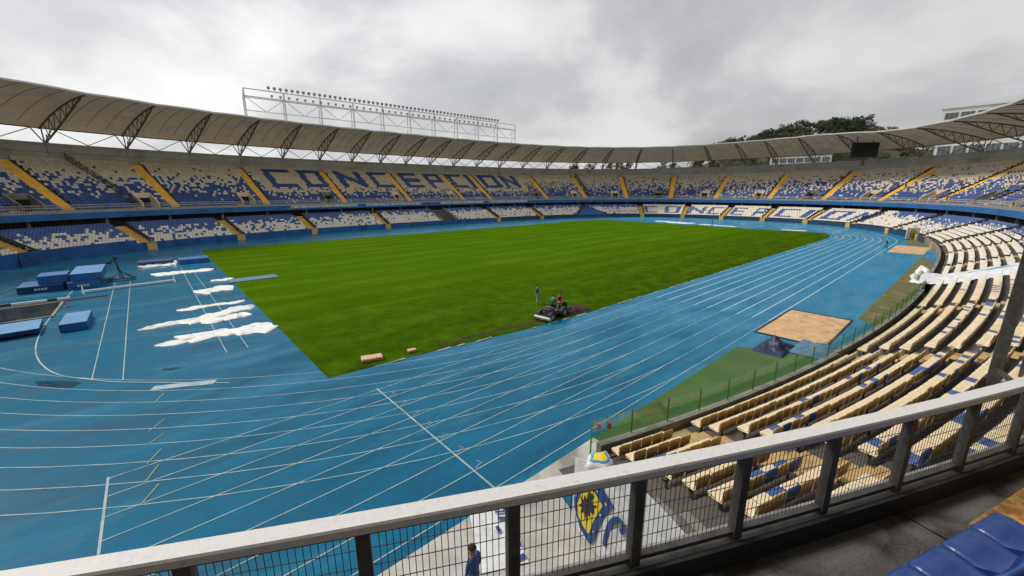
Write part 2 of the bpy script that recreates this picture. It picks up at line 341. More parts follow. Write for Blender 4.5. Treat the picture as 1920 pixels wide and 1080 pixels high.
# ------------------------------------------------------------------ ground, track, pitch
mb = MB(); mb.add([(-2500, -2500, -.08), (2500, -2500, -.08), (2500, 2500, -.08), (-2500, 2500, -.08)], [(0, 1, 2, 3)])
struct(mb.build('ground', 'earth'))
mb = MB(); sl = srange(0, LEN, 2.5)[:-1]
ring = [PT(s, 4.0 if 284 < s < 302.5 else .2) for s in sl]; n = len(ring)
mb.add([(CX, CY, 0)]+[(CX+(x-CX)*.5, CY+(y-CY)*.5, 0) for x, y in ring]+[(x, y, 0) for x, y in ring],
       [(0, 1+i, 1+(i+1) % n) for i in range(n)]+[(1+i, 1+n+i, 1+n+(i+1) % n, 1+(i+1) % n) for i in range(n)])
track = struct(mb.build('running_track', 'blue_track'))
# lane lines
C0, C1 = Vector((15.6, 46.26)), Vector((100.0, 46.26))
def oval(r):
    pts = [(C0.x+(C1.x-C0.x)*i/40, C0.y-r) for i in range(40)]
    pts += [(C1.x+r*math.cos(a), C1.y+r*math.sin(a)) for a in [R(-90+180*i/60) for i in range(60)]]
    pts += [(C1.x+(C0.x-C1.x)*i/40, C0.y+r) for i in range(40)]
    pts += [(C0.x+r*math.cos(a), C0.y+r*math.sin(a)) for a in [R(90+180*i/60) for i in range(61)]]
    return pts
for k in range(9):
    mb = MB(); o_ = oval(36.5+1.22*k); mb.ribbon(o_[139:]+o_[:7], .044, .005+.0006*k); mb.build('lane_line', 'line_white', track)
    mb = MB(); mb.ribbon(o_[6:140], .074, .005+.0006*k); mb.build('lane_line', 'line_bright', track)
    y = 9.76-1.22*k
    mb = MB(); mb.ribbon([(-10.2+25.8*i/8, y+.012) for i in range(9)], .046, .011+.0004*k); mb.build('lane_line', 'line_white', track)
def line(pts, w=.06, z=.016, m='line_white', name='marking_line'):
    mb = MB(); mb.ribbon(pts, w, z); return mb.build(name, m, track)
line([(0, -.05), (0, 9.9)], .075); line([(-10.2, -.05), (-10.2, 9.85)], .075, .017)
line([(100, -.05), (100, 9.9)], .06)
for k in range(1, 8):
    y = 9.76-1.22*k; line([(.12, y+.1), (.5, y+.22), (.42, y+.42)], .035, .018)
for a, b in [((-8.46, 16.77), (-8.85, 15.74)), ((-8.49, 13.61), (-9.07, 12.71)), ((-8.57, 12.1), (-9.07, 11.54)), ((-8.69, 10.76), (-9.13, 9.92)), ((-8.79, 9.58), (-9.19, 8.61)), ((-8.82, 8.17), (-9.29, 7.29))]:
    line([a, b], .06, .019, 'line_olive')
dl = [(-5.7, 15.9), (-9.88, 19.74), (-11.22, 21.29), (-12.88, 23.68), (-14.01, 26.98), (-14.72, 31.15), (-15.05, 36.65), (-15.08, 44.63), (-14.9, 52.6)]
sm = []
for i in range(len(dl)-1):
    for j in range(6):
        p0, p1, p2, p3 = [Vector(dl[max(0, min(len(dl)-1, i+q))]) for q in (-1, 0, 1, 2)]; t = j/6
        sm.append(tuple(.5*((2*p1)+(p2-p0)*t+(2*p0-5*p1+4*p2-p3)*t*t+(3*p1-p0-3*p2+p3)*t**3)))
line(sm+[dl[-1]], .075, .020)
for a, b in [((-11.75, 55), (-11.4, 21.4)), ((-10.45, 55), (-10.1, 20.3)), ((-5.45, 62), (-5.2, 21.1)), ((-4.4, 60), (-4.0, 21.2))]: line([a, b], .055, .021)
line([(-8.9, 17.9), (-7.6, 17.3), (-6.3, 16.6)], .55, .014)
# puddles left by the rain
for q, (x, y, rx, ry, rz) in enumerate(((-12.7, 21.9, 1.5, .35, -.9), (-8.0, 20.4, .55, .16, -.5))):
    mb = MB(); pts = []
    for i in range(28):
        a = 2*math.pi*i/28; r = 1+.55*mnoise.noise(Vector((math.cos(a)*1.3, math.sin(a)*1.3, q*3.)))
        u, v = rx*r*math.cos(a), ry*r*math.sin(a); pts.append((x+u*math.cos(rz)-v*math.sin(rz), y+u*math.sin(rz)+v*math.cos(rz), .0028))
    mb.add(pts, [tuple(range(28))]); struct(mb.build('puddle', 'puddle_water'))
# pitch with an uneven edge
out = [(-1.5, 12.9), (2, 12.7), (5.7, 12.35), (12, 11.5), (19.3, 11.1), (60, 10.95), (96, 10.9)]
r_ = 35.3
a0 = -90-math.degrees(math.asin(4/r_)); a1 = math.degrees(math.asin(14/r_))-90
out += [(100+r_*math.cos(R(a)), 46.26+r_*math.sin(R(a))) for a in np.linspace(a0, a1, 10)[1:]]
out += [(100+r_*math.cos(R(-a)), 46.26+r_*math.sin(R(-a))) for a in np.linspace(a1, a0, 10)]
out += [(-1.5, 81.3)]
dense = []
for i in range(len(out)):
    a, b = Vector(out[i]), Vector(out[(i+1) % len(out)]); m = max(1, int((b-a).length/.7))
    for j in range(m):
        q = a+(b-a)*j/m; w = mnoise.noise(Vector((q.x*.8, q.y*.8, 3)))*.16
        nrm = Vector(((b-a).y, -(b-a).x)).normalized(); dense.append(q+nrm*w*(1.0 if q.y < 40 and q.x > 0 else .35))
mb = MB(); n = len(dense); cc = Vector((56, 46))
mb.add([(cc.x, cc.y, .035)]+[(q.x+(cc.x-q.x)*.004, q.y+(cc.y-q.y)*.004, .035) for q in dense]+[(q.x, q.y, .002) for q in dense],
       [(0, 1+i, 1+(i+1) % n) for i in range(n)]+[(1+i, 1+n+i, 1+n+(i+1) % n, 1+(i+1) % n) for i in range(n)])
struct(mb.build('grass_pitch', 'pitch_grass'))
# pale kerb pieces along the pitch edge
kerb = empty('pitch_kerb', (0, 0, 0)); tag(kerb, 'pale broken concrete kerb edging between grass and blue running track', 'kerb')
for i in range(60):
    x = 2+i*1.55+random.uniform(-.2, .2); L_ = random.uniform(.5, 1.35)
    if random.random() < .25: continue
    y = float(np.interp(x, [q[0] for q in out[:7]], [q[1] for q in out[:7]]))-.17
    mb = MB(); mb.box(x, x+L_, y-.06, y+.05, 0.001, random.uniform(.03, .06)); mb.build('kerb_stone', 'yard_concrete', kerb)

# strips between track and the near stand, sand pits, yard
def strip(name, pts, m, z):
    mb = MB(); mb.add([(x, y, z) for x, y in pts], [tuple(range(len(pts)))]); return struct(mb.build(name, m))
sa = [PT(s, .25) for s in srange(303.1, 321.5, 1.2)]
strip('green_strip', [(5.0, -.45)]+[(x, y) for x, y in sa]+[(22.6, -4.4), (22.6, -1.5), (21.0, -1.2), (20.4, -.45)], 'strip_green', .007)
sb = [PT(s, .25) for s in srange(332, 372, 2)]
strip('verge', [(34.2, -4.6)]+[(x, y) for x, y in sb]+[(82, -5.0)], 'strip_olive', .007)
sb = [PT(s, .25) for s in srange(384, 402, 2)]
strip('verge', [(97.2, -3.2), (97, -5.4)]+[(x, y) for x, y in sb]+[(112, -1.2), (104, -.7)], 'strip_olive', .007)
yard = [(5.0, -.42), (5.0, -1.9), PT(303.2, .3)]+[PT(TUN1, d) for d in (.4, 3, 6, 9, 12)]+[PT(TUN0, d) for d in (12, 8)]+[(-9.5, -.45)]
strip('yard', yard, 'yard_concrete', .009)
def heap(name, x0, x1, y0, y1, m, amp, sc_=.8, z=.01, nx=20, ny=14, edge=1.0, parent=None, seed=0.):
    mb = MB(); vs = []; fs = []
    for j in range(ny+1):
        for i in range(nx+1):
            u, v = i/nx, j/ny; x = x0+(x1-x0)*u; y = y0+(y1-y0)*v
            e = min(1, min(u, 1-u, v, 1-v)*6*edge)
            vs.append((x, y, z+e*amp*(.55+.6*mnoise.fractal(Vector((x*sc_, y*sc_, 7+seed)), .8, 2, 4))))
    for j in range(ny):
        for i in range(nx): a = j*(nx+1)+i; fs.append((a, a+1, a+nx+2, a+nx+1))
    mb.add(vs, fs); return mb.build(name, m, parent, smooth=True)
sand = heap('sand_pit', 24.5, 33.0, -4.35, -.25, 'sand', .07, .9, .012, 34, 18, 3); struct(sand)
mb = MB()
for a in ((24.4, 33.1, -.25, -.17), (24.4, 33.1, -4.45, -4.35), (24.4, 24.5, -4.35, -.25), (33.0, 33.1, -4.35, -.25)): mb.box(*a, 0.0, .06)
mb.build('pit_edging', 'black_rubber', sand)
sand2 = heap('sand_pit', 84, 96.6, -5.0, -.6, 'sand', .06, .9, .012, 24, 12, 3); struct(sand2)

# ------------------------------------------------------------------ lower stand
lower = empty('lower_stand', (*PT(0, 4), 0)); LW = lower.location.copy()
tag(lower, 'low concrete terrace of cream and white seats ringing the blue track', 'grandstand')
def put(o, par, w): o.parent = par; o.matrix_parent_inverse = Matrix.Translation(-w); return o
slow = srange(TUN1, LEN+TUN0, 1.6)
prof = [(.75, L0Z)]
for k in range(LROWS):
    d1 = L0D+.42+LDD*k; z = L0Z+LDZ*k; prof += [(d1, z)]
    prof += [(d1, z+LDZ)] if k < LROWS-1 else [(12.6, z), (12.6, 6.2)]
mb = MB(); sweep(mb, prof, slow); put(mb.build('terrace', 'terrace_concrete'), lower, LW)
for s in (TUN1, TUN0):                        # end walls either side of the tunnel yard
    mb = MB()
    w = .22 if s == TUN1 else -.22
    for k in range(LROWS):
        d0 = 2.0 if k < 2 else L0D-.43+LDD*k
        if k > 0: mb.sd(min(s, s+w), max(s, s+w), d0, L0D+.42+LDD*k, 0, L0Z+LDZ*k+.55)
    put(mb.build('end_wall', 'concrete'), lower, LW)

def wall_part(a, b, d0, d1, z1, m, nm='parapet', step=1.6, z0=0.):
    mb = MB(); sweep(mb, [(d0, z0), (d0, z1), (d1, z1), (d1, z0)], srange(a, b, step))
    for s in (a, b): mb.add([(*PT(s, d0), z0), (*PT(s, d0), z1), (*PT(s, d1), z1), (*PT(s, d1), z0)], [(0, 1, 2, 3)])
    return put(mb.build(nm, m), lower, LW)
wall_part(303.2, 320.4, .35, .62, 1.22, 'concrete'); wall_part(320.5, 345, .22, .5, 1.22, 'concrete')
wall_part(345.05, 404, .0, .25, 1.15, 'concrete')
cur = 404.05
for nxt in [410, 426.9, 442.4, 456, 469, LEN+5, LEN+18.6, LEN+33.5, LEN+49, LEN+60, LEN+75.9, LEN+94.9, LEN+113.5, LEN+134.9, LEN+154.8, LEN+171, LEN+189]:
    wall_part(cur, nxt-.03, .0, .22, 1.12 if nxt < LEN+140 else 1.32, 'wall_teal' if nxt < LEN+100 else 'wall_blue', 'parapet_panel'); cur = nxt+.03
wall_part(LEN+189, LEN+204.9, -.35, -.1, 1.95, 'wall_blue', 'parapet_panel'); wall_part(LEN+205, LEN+240, -.2, .1, 1.9, 'wall_blue', 'parapet_panel')
# stairs of the lower stand
def lstair(a, w=1.15, m='stair_tan'):
    mb = MB(); st = 1+4*.01; h = w/2
    for k in range(LROWS):
        z = L0Z+LDZ*k; d0 = L0D-.43+LDD*k if k else .78; d1 = L0D+.42+LDD*k
        mb.sd(a-h, a+h, d0+.003, d1+.001, z-.1, z+.014)
        if k < LROWS-1: mb.sd(a-h, a+h, d1-.3, d1-.013, z+.015, z+LDZ/2); mb.sd(a-h, a+h, d1-.012, d1+.0025, z+.0145, z+LDZ+.012)
    return put(mb.build('stair', m), lower, LW)
for a in LA:
    if sdist(a, 296) < 5: continue
    lstair(a, 1.25 if sdist(a, 320) < 40 else (1.5 if a > 400 or a < 140 else 1.7), 'stair_tan' if sdist(a, 320) < 60 else 'stair_ochre')
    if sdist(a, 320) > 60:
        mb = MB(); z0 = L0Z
        mb.bar((*PT(a-.95, 1.0), z0+.55), (*PT(a-.95, 9), z0+LDZ*9.3+.55), .10, .5); put(mb.build('stair_side_shade', 'post_steel'), lower, LW)  # dark strip added for the shade on the seat block's side
        mb = MB(); mb.sd(a-.75, a+.75, -.28, -.02, 0, 1.2); put(mb.build('stair_gate', 'stair_ochre'), lower, LW)
# gateway ramp at 113.5 and the sheeted gateway at 53.6
mb = MB(); mb.sd(111.0, 116.2, .1, 10, .02, .06, .02, 4.1); 
for s in (110.7, 116.2): mb.sd(s, s+.3, .1, 10, 0, 1.6, 0, 5.0)
put(mb.build('gateway_ramp', 'concrete'), lower, LW)
mb = MB(); mb.cur = 0; vs = []
for i in range(9):
    u = i/8; w = .2+1.0*(1-abs(2*u-1)); z = .2+3.4*(1-abs(2*u-1))**.9
    vs += [(*PT(46.5+14*u, -.25), 0.1), (*PT(46.5+14*u, .1+6*(1-abs(2*u-1))), .25+z)]
mb.add(vs, [(2*i, 2*i+2, 2*i+3, 2*i+1) for i in range(8)])
cover = mb.build('gateway_cover', 'wall_blue'); sol = cover.modifiers.new('thick', 'SOLIDIFY'); sol.thickness = .08
tag(cover, 'peaked dark blue sheet covering a gateway in the far lower stand', 'cover')

# columns under the overhang
for i in range(54):
    s = 2+LEN/54*i
    if TUN0-1 < s < TUN1+1.5 or sdist(s, 314.5) < 4: continue
    mb = MB(); mb.sd(s-.2, s+.2, 9.75, 10.15, 3.9, 5.65); put(mb.build('column', 'concrete'), lower, LW)
for (s, d, w) in ((315.0, 6.75, .30), (316.3, 7.2, .16)):
    mb = MB(); x, y = PT(s, d); mb.box(x-w/2, x+w/2, y-w/2, y+w/2, 3.0, 8.2); 
    put(mb.build('column', 'post_steel'), lower, LW)
mb = MB(); mb.bar((*PT(315.1, 6.75), 4.05), (*PT(311.0, 8.4), 4.5), .10, .14); mb.bar((*PT(315.1, 6.75), 3.3), (*PT(311.0, 8.4), 3.8), .06, .1); put(mb.build('sector_barrier', 'post_steel'), lower, LW)

# glass fence standing on the near parapet
gf = empty('glass_fence', (*PT(311, .45), 1.22)); GW = gf.location.copy()
tag(gf, 'green tinted glass fence with thin posts on the near concrete parapet', 'fence')
sl = srange(302.9, 345, 1.85)
for i, s in enumerate(sl):
    x, y = PT(s, .42); mb = MB(); mb.box(x-.02, x+.02, y-.02, y+.02, 1.2 if i else .0, 2.2); put(mb.build('post', 'strip_green' if i else 'emblem_green'), gf, GW)
    if i < len(sl)-1:
        mb = MB(); mb.sd(s+.04, sl[i+1]-.04, .41, .425, 1.26, 2.2); put(mb.build('glass_panel', 'green_glass'), gf, GW)
x, y = PT(303.3, .30)
for dx_, nm in ((0, 'warning cap'), (.55, 'cap')):
    mb = MB(); mb.tube((x+dx_*.55, y-dx_*.45, 1.72), (x+dx_*.55, y-dx_*.45, 1.92), .09, 10, .06); put(mb.build('red_cap', 'emblem_red' if dx_ == 0 else 'machine_red'), gf, GW)

# ------------------------------------------------------------------ upper stand
upper = empty('upper_stand', (*PT(0, 10), 7.0)); UW = upper.location.copy()
tag(upper, 'upper tier of blue and cream seats on concrete terraces with yellow stairs', 'grandstand')
def pu(o): return put(o, upper, UW)
ulist = sorted(set([round(x, 3) for x in srange(0, LEN, 2.0)[:-1]]+[round((v+o) % LEN, 3) for v in VOM for o in (-1.25, 1.25)]+[286+.5*i for i in range(45)]))
prof = [(9.25, U0Z)]; segrow = []
for k in range(UROWS):
    d1 = U0D+.39+UDD*k; z = U0Z+UDZ*k
    prof.append((d1, z)); segrow.append(k)
    if k < UROWS-1: prof.append((d1, z+UDZ)); segrow.append(k+.5)
prof.append((prof[-1][0]+.35, prof[-1][1])); segrow.append(99)
def vskip(s, j):
    k = segrow[j]
    return .4 < k < 4.6 and any(sdist(s, v) < 1.24 for v in VOM) and not (283 < s < 312)
mb = MB(); 
def nearfloor(s, j): return (j == 0 and 284 < s < 312) or vskip(s, j)
sweep(mb, prof, ulist, True, True, nearfloor); pu(mb.build('terrace', 'terrace_concrete'))
# walkway slabs near the camera
sl = srange(284.0, 312.0, 2.35)
for a, b in zip(sl, sl[1:]):
    ss = srange(a+.008, b-.008, .4); mb = MB()
    sweep(mb, [(9.22, 6.9), (9.22, 7.0), (U0D+.39, 7.0), (U0D+.39, 6.9)], ss, False, True)
    pu(mb.build('floor_slab', 'wet_floor'))
mb = MB(); sweep(mb, [(9.2, 6.96), (U0D+.4, 6.96)], srange(284, 312, 1), False, True); pu(mb.build('slab_bed', 'dark_void'))
# underside, fascia, kerb
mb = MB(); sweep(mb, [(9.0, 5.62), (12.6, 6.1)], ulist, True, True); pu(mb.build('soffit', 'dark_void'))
cuts = srange(0, LEN, 9.007)
for a, b in zip(cuts, cuts[1:]):
    mb = MB(); sweep(mb, [(9.0, 5.6), (8.93, 5.6), (8.93, 6.68), (9.0, 6.68)], srange(a+.02, b-.02, 1.8), False, True)
    pu(mb.build('fascia_panel', 'fascia_blue'))
mb = MB(); sweep(mb, [(9.01, 5.7), (9.01, 7.2), (9.22, 7.2), (9.22, 6.9)], ulist, True, True); pu(mb.build('front_kerb', 'steel_grey'))
mb = MB(); sweep(mb, [(9.19, 7.203), (9.235, 7.203), (9.235, 7.0)], srange(284, 312, .5), False, True); pu(mb.build('kerb_lining', 'black_rubber'))
# pale advertising strips hung on the fascia
for i, (a, b) in enumerate([(139.2, 156.3), (119.2, 136.7), (95.0, 112.2), (76.6, 92.9)]):
    mb = MB(); sweep(mb, [(8.91, 6.05), (8.88, 6.05), (8.88, 6.72), (8.91, 6.72)], srange(a, b, 1.7), False, True)
    o = mb.build('advertising_strip', 'ad_pale'); tag(o, ['pale advertising strip on the blue fascia under the first letters C and O', 'pale advertising strip on the fascia below the letters N and C', 'pale advertising strip on the fascia below the letters E and P', 'pale advertising strip on the fascia below the last letters, farthest of four'][i], 'banner', 'pale strips on the blue fascia')
# far railing on the fascia
rail = MB()
sl = [s % LEN for s in srange(401, LEN+222, .26)]
for s in sl: x, y = PT(s, 9.12); rail.box(x-.02, x+.02, y-.02, y+.02, 7.2, 8.05)
for z in (7.62, 8.05):
    ss = srange(401, LEN+222, 2.0)
    sweep(rail, [(9.09, z-.03), (9.09, z+.03), (9.15, z+.03), (9.15, z-.03)], ss)
o = pu(rail.build('front_railing', 'gantry_white')); o['kind'] = 'stuff'
# stairs + vomitories
def ustair(a):
    mb = MB(); h = .72
    for k in range(1, UROWS):
        z = U0Z+UDZ*k; d0 = U0D-.39+UDD*k; d1 = U0D+.39+UDD*k
        mb.sd(a-h, a+h, d0+.004, d1+.002, z-.1, z+.016, u=True)
        mb.sd(a-h, a+h, d0-.30, d0-.013, z-UDZ+.017, z-UDZ/2, u=True); mb.sd(a-h, a+h, d0-.012, d0+.003, z-UDZ+.016, z+.014, u=True)
    return pu(mb.build('stair', 'stair_yellow'))
for a in UA:
    if not 283 < a < 330: ustair(a)
for i, v in enumerate(VOM):
    if 283 < v < 330: continue
    d0 = U0D+.39; d1 = U0D+.39+UDD*4; z0 = U0Z; zt = U0Z+UDZ*5
    mb = MB()
    for q in (-1.25, 1.07): mb.sd(v+q, v+q+.18, d0-.05, d1+.05, z0-.6, z0+1.15, z0-.6, zt+.75)
    mb.sd(v-1.25, v+1.25, d1, d1+.18, z0, zt+.8)
    vo = pu(mb.build('vomitory', 'cream_plastic' if i % 3 else 'concrete'))
    mb = MB(); mb.sd(v-1.05, v+1.05, d1-.06, d1-.02, z0, z0+2.05); mb.sd(v-1.06, v+1.06, d0, d1, z0+.005, z0+.012)
    c = mb.build('doorway', 'dark_void'); c.parent = vo
    mb = MB(); mb.sd(v+1.5, v+2.5, U0D-.55, U0D+.38, z0+.01, z0+.08); mb.sd(v+1.5, v+2.5, U0D+.1, U0D+.38, z0+.08, z0+.3)
    c = mb.build('short_step', 'stair_yellow'); c.parent = vo
# rear wall panels
BAY0, NBAY = 6.78, 53; BAY = LEN/NBAY
for i in range(NBAY):
    a = BAY0+BAY*i; b = a+BAY
    mb = MB(); sweep(mb, [(26.15, 15.8), (26.15, 17.7), (26.27, 17.72), (26.27, 17.80), (26.10, 17.82), (26.10, 19.15), (25.95, 19.17), (25.95, 19.55), (26.75, 19.55), (26.75, 8.0)], srange(a+.03, b-.03, 2.2))
    pu(mb.build('wall_panel', 'rear_concrete'))
mb = MB(); sweep(mb, [(26.8, -.1), (26.8, 19.3)], srange(0, LEN, 3)[:-1], True); pu(mb.build('outer_wall', 'rear_concrete'))
# sector fences running down the terrace
for (s0, s1, lab) in ((185.4, 183.2, 'dark steel sector fence climbing the left upper tier'), (51.0, 50.6, 'dark steel sector fence beside a yellow stair at the far bend')):
    fe = empty('sector_fence', (*PT(s0, 18), 12)); FW = fe.location.copy(); tag(fe, lab, 'fence')
    for k in range(0, UROWS, 2):
        u = k/(UROWS-1); s = s1+(s0-s1)*u; x, y = PT(s, U0D+UDD*k); z = U0Z+UDZ*k
        mb = MB(); mb.box(x-.06, x+.06, y-.06, y+.06, z, z+1.9); put(mb.build('post', 'post_steel'), fe, FW)
        if k < UROWS-2:
            k2 = k+2; x2, y2 = PT(s1+(s0-s1)*k2/(UROWS-1), U0D+UDD*k2); z2 = U0Z+UDZ*k2
            mb = MB()
            for h in (.25, .75, 1.3, 1.85): mb.bar((x, y, z+h), (x2, y2, z2+h), .06)
            mb.bar((x, y, z+.25), (x2, y2, z2+1.85), .06); mb.bar((x, y, z+1.85), (x2, y2, z2+.25), .06)
            for q in range(1, 6): t = q/6; mb.bar((x+(x2-x)*t, y+(y2-y)*t, z+(z2-z)*t+.25), (x+(x2-x)*t, y+(y2-y)*t, z+(z2-z)*t+1.85), .04)
            put(mb.build('fence_panel', 'post_steel'), fe, FW)

# ------------------------------------------------------------------ roof
roof = empty('stadium_roof', (*PT(0, 20), 20)); RW = roof.location.copy()
tag(roof, 'curved tan stadium roof on brown steel trusses round the whole bowl', 'roof')
def pr_(o): return put(o, roof, RW)
def sstep(a, b, x): t = max(0, min(1, (x-a)/(b-a))); return t*t*(3-2*t)
def zdrop(s):
    s = s % LEN; return -1.5*sstep(462, 440, s)*sstep(300, 340, s) if s > 300 else 0.
def roofz(t, s): return 22.25+(4.55+zdrop(s))*(1-(1-t)**1.75)
def roofd(t): return 27.1-18.1*t
for i in range(NBAY):
    a = BAY0+BAY*i; ss = srange(a+.03, a+BAY-.03, BAY/6)
    T = [j/10 for j in range(11)]; n = 11; vs = []; fs = []; mi = []
    for lay in (0, 1):
        for q, s in enumerate(ss):
            bul = .34*math.sin(math.pi*q/(len(ss)-1))
            for t in T: vs.append((*PT(s, roofd(t)), roofz(t, s)+bul*(.35+.65*math.sin(math.pi*min(1, t*1.0)))*(0 if t in (0,) else 1)+(0 if lay == 0 else .16)))
    m = len(ss); off = m*n
    for q in range(m-1):
        for k in range(n-1):
            x = q*n+k; fs.append((x, x+1, x+n+1, x+n)); mi.append(0); fs.append((off+x, off+x+n, off+x+n+1, off+x+1)); mi.append(1)
        for k in (0, n-1): x = q*n+k; fs.append((x, x+n, off+x+n, off+x)); mi.append(1)
    mb = MB(); mb.add(vs, fs); mb.m = mi; o = pr_(mb.build('roof_panel', ['roof_under', 'roof_top'], smooth=False))
    mb = MB(); sweep(mb, [(8.95, 0), (8.80, 0)], ss)    # front edge trim
    mb.v = [(x, y, z) for x, y, z in mb.v]; mb = MB()
    for s0, s1 in zip(ss, ss[1:]):
        z0 = roofz(1, s0)+.11*0; 
        mb.bar((*PT(s0, 8.9), roofz(1, s0)+.12+.34*.35*math.sin(math.pi*(s0-a)/BAY)), (*PT(s1, 8.9), roofz(1, s1)+.12+.34*.35*math.sin(math.pi*(s1-a)/BAY)), .16, .30)
    pr_(mb.build('edge_trim', 'roof_top'))
    # truss at s=a
    s = a
    if 284 < s < 310: pass
    up = [Vector((*PT(s, roofd(t)), roofz(t, s)-.12)) for t in np.linspace(0.0, .97, 14)]
    lowp = [(25.9, 19.55), (24.0, 20.3), (21.7, 21.3), (19.3, 22.4), (16.9, 23.55), (14.5, 24.7), (12.4, 25.75), (11.0, 26.35)]
    lo = []
    for d, z in lowp:
        t = (27.1-d)/18.1; cap = roofz(t, s)-.16; lo.append(Vector((*PT(s, d), min(z+zdrop(s)*t, cap))))
    mb = MB()
    for p_, q_ in zip(up, up[1:]): mb.bar(p_, q_, .22, .22)
    for p_, q_ in zip(lo, lo[1:]): mb.bar(p_, q_, .24, .24)
    tr = pr_(mb.build('truss', 'truss_brown'))
    mb = MB()
    for j in range(1, len(lo)-1):
        d = lowp[j][0]
        for dd in (1.1, -1.1):
            t = (27.1-(d+dd))/18.1; mb.bar(lo[j], (*PT(s, d+dd), roofz(t, s)-.13), .12)
    w = mb.build('web_bracing', 'truss_brown'); w.parent = tr
    for fr in (.25, .5, .75):
        mb = MB(); bul = .34*math.sin(math.pi*fr); sq = a+BAY*fr; pts = []
        for t in T[1:]: pts.append(Vector((*PT(sq, roofd(t)), roofz(t, sq)+bul*(.35+.65*math.sin(math.pi*t))-.03)))
        for p_, q_ in zip(pts, pts[1:]): mb.bar(p_, q_, .05, .07)
        pr_(mb.build('seam_rib', 'roof_seam'))
    # V struts and side bracing between wall top and roof edge
    mb = MB(); base = (*PT(s, 26.3), 19.5)
    for off_ in (-1.05, 1.05): mb.bar(base, (*PT(s+off_, 26.3), 22.2), .16)
    mb.bar(base, (*PT(s, 26.3), 22.3), .2); mb.bar((*PT(s, 25.0), 19.5), (*PT(s, 25.0), 21.0), .2)
    mid = (*PT(s+BAY/2, 26.3), 19.6)
    mb.bar((*PT(s+1.05, 26.3), 22.15), mid, .13); mb.bar((*PT(s+BAY-1.05, 26.3), 22.15), mid, .13)
    mb.bar((*PT(s, 26.3), 22.2), (*PT(s+BAY, 26.3), 22.2), .16, .22)
    w = mb.build('strut', 'truss_brown'); w.parent = tr
# ------------------------------------------------------------------ floodlight gantry on the left roof
gx0, gx1, gy, gzt = 14.2, 102.5, 113.2, 34.6
gan = empty('floodlight_gantry', (gx0, gy, 26)); GN = gan.location.copy(); tag(gan, 'long white lattice gantry of floodlights above the left roof', 'lighting gantry')
def pg(o): return put(o, gan, GN)
mb = MB()
for z, y in ((gzt, gy), (gzt-1.7, gy), (gzt-1.7, gy+1.6), (gzt-5.0, gy)): mb.bar((gx0, y, z), (gx1, y, z), .20 if z > gzt-4 else .18)
pg(mb.build('chord', 'gantry_white'))
NP = 10
for i in range(NP+1):
    x = gx0+(gx1-gx0)*i/NP
    mb = MB(); mb.bar((x, gy, 25.6), (x, gy, gzt), .30); mb.bar((x, gy+2.2, 25.2), (x, gy+1.6, gzt-1.7), .2); pg(mb.build('post', 'gantry_white'))
    if i < NP:
        x2 = gx0+(gx1-gx0)*(i+1)/NP; xm = (x+x2)/2; mb = MB()
        mb.bar((x, gy, gzt-1.7), (xm, gy, gzt-5.0), .14); mb.bar((x2, gy, gzt-1.7), (xm, gy, gzt-5.0), .14); mb.bar((x, gy+1.6, gzt-1.7), (x, gy, gzt), .12)
        pg(mb.build('brace', 'gantry_white'))
mb0 = MB(); mb0.tube((0, 0, 0), (0, 0, .45), .06, 6); mb0.hexa([(-.3, -.15, .35), (.3, -.15, .35), (.3, .2, .45), (-.3, .2, .45), (-.3, -.4, .9), (.3, -.4, .9), (.3, .0, 1.05), (-.3, .0, 1.05)])
mb0.cur = 1; mb0.add([(-.26, -.17, .38), (.26, -.17, .38), (.26, -.42, .88), (-.26, -.42, .88)], [(0, 1, 2, 3)])
fl = None
for i in range(56):
    x = gx0+5.5+(gx1-gx0-14)*i/55
    if fl is None: fl = mb0.build('floodlight', ['post_steel', 'lamp_glass']); o = fl
    else: o = bpy.data.objects.new('floodlight', fl.data); link(o)
    o.location = (x, gy, gzt+.1); pg(o)
for i in range(38):
    o = bpy.data.objects.new('floodlight', fl.data); link(o); o.location = (gx0+6+(gx1-gx0-16)*i/37, gy-.25, gzt-1.65); o.scale = (.8, .8, .8); pg(o)
# ------------------------------------------------------------------ scoreboard
sx0, sy0, sx1, sy1 = 157.0, 19.3, 163.4, 14.1
sb = empty('scoreboard', ((sx0+sx1)/2, (sy0+sy1)/2, 19.0)); tag(sb, 'black scoreboard screen on a post under the right roof', 'scoreboard')
ang = math.atan2(sy1-sy0, sx1-sx0); sb.rotation_euler = (0, 0, ang); W = math.hypot(sx1-sx0, sy1-sy0)/2
mb = MB(); mb.box(-W, W, -.3, .3, .9, 5.2); mb.build('cabinet', 'screen_black', sb)
mb = MB(); mb.box(-W+.2, W-.2, -.34, -.305, 1.1, 5.0); mb.build('screen', 'screen_black', sb)
mb = MB(); mb.box(-.4, .4, -.2, .3, -1.6, .9); mb.build('post', 'truss_brown', sb)

mb = MB(); mb.bar((-2.5, 0, 5.2), (-2.5, 1.5, 8.2), .2); mb.bar((2.5, 0, 5.2), (2.5, 1.5, 8.2), .2); mb.build('hanger', 'truss_brown', sb)

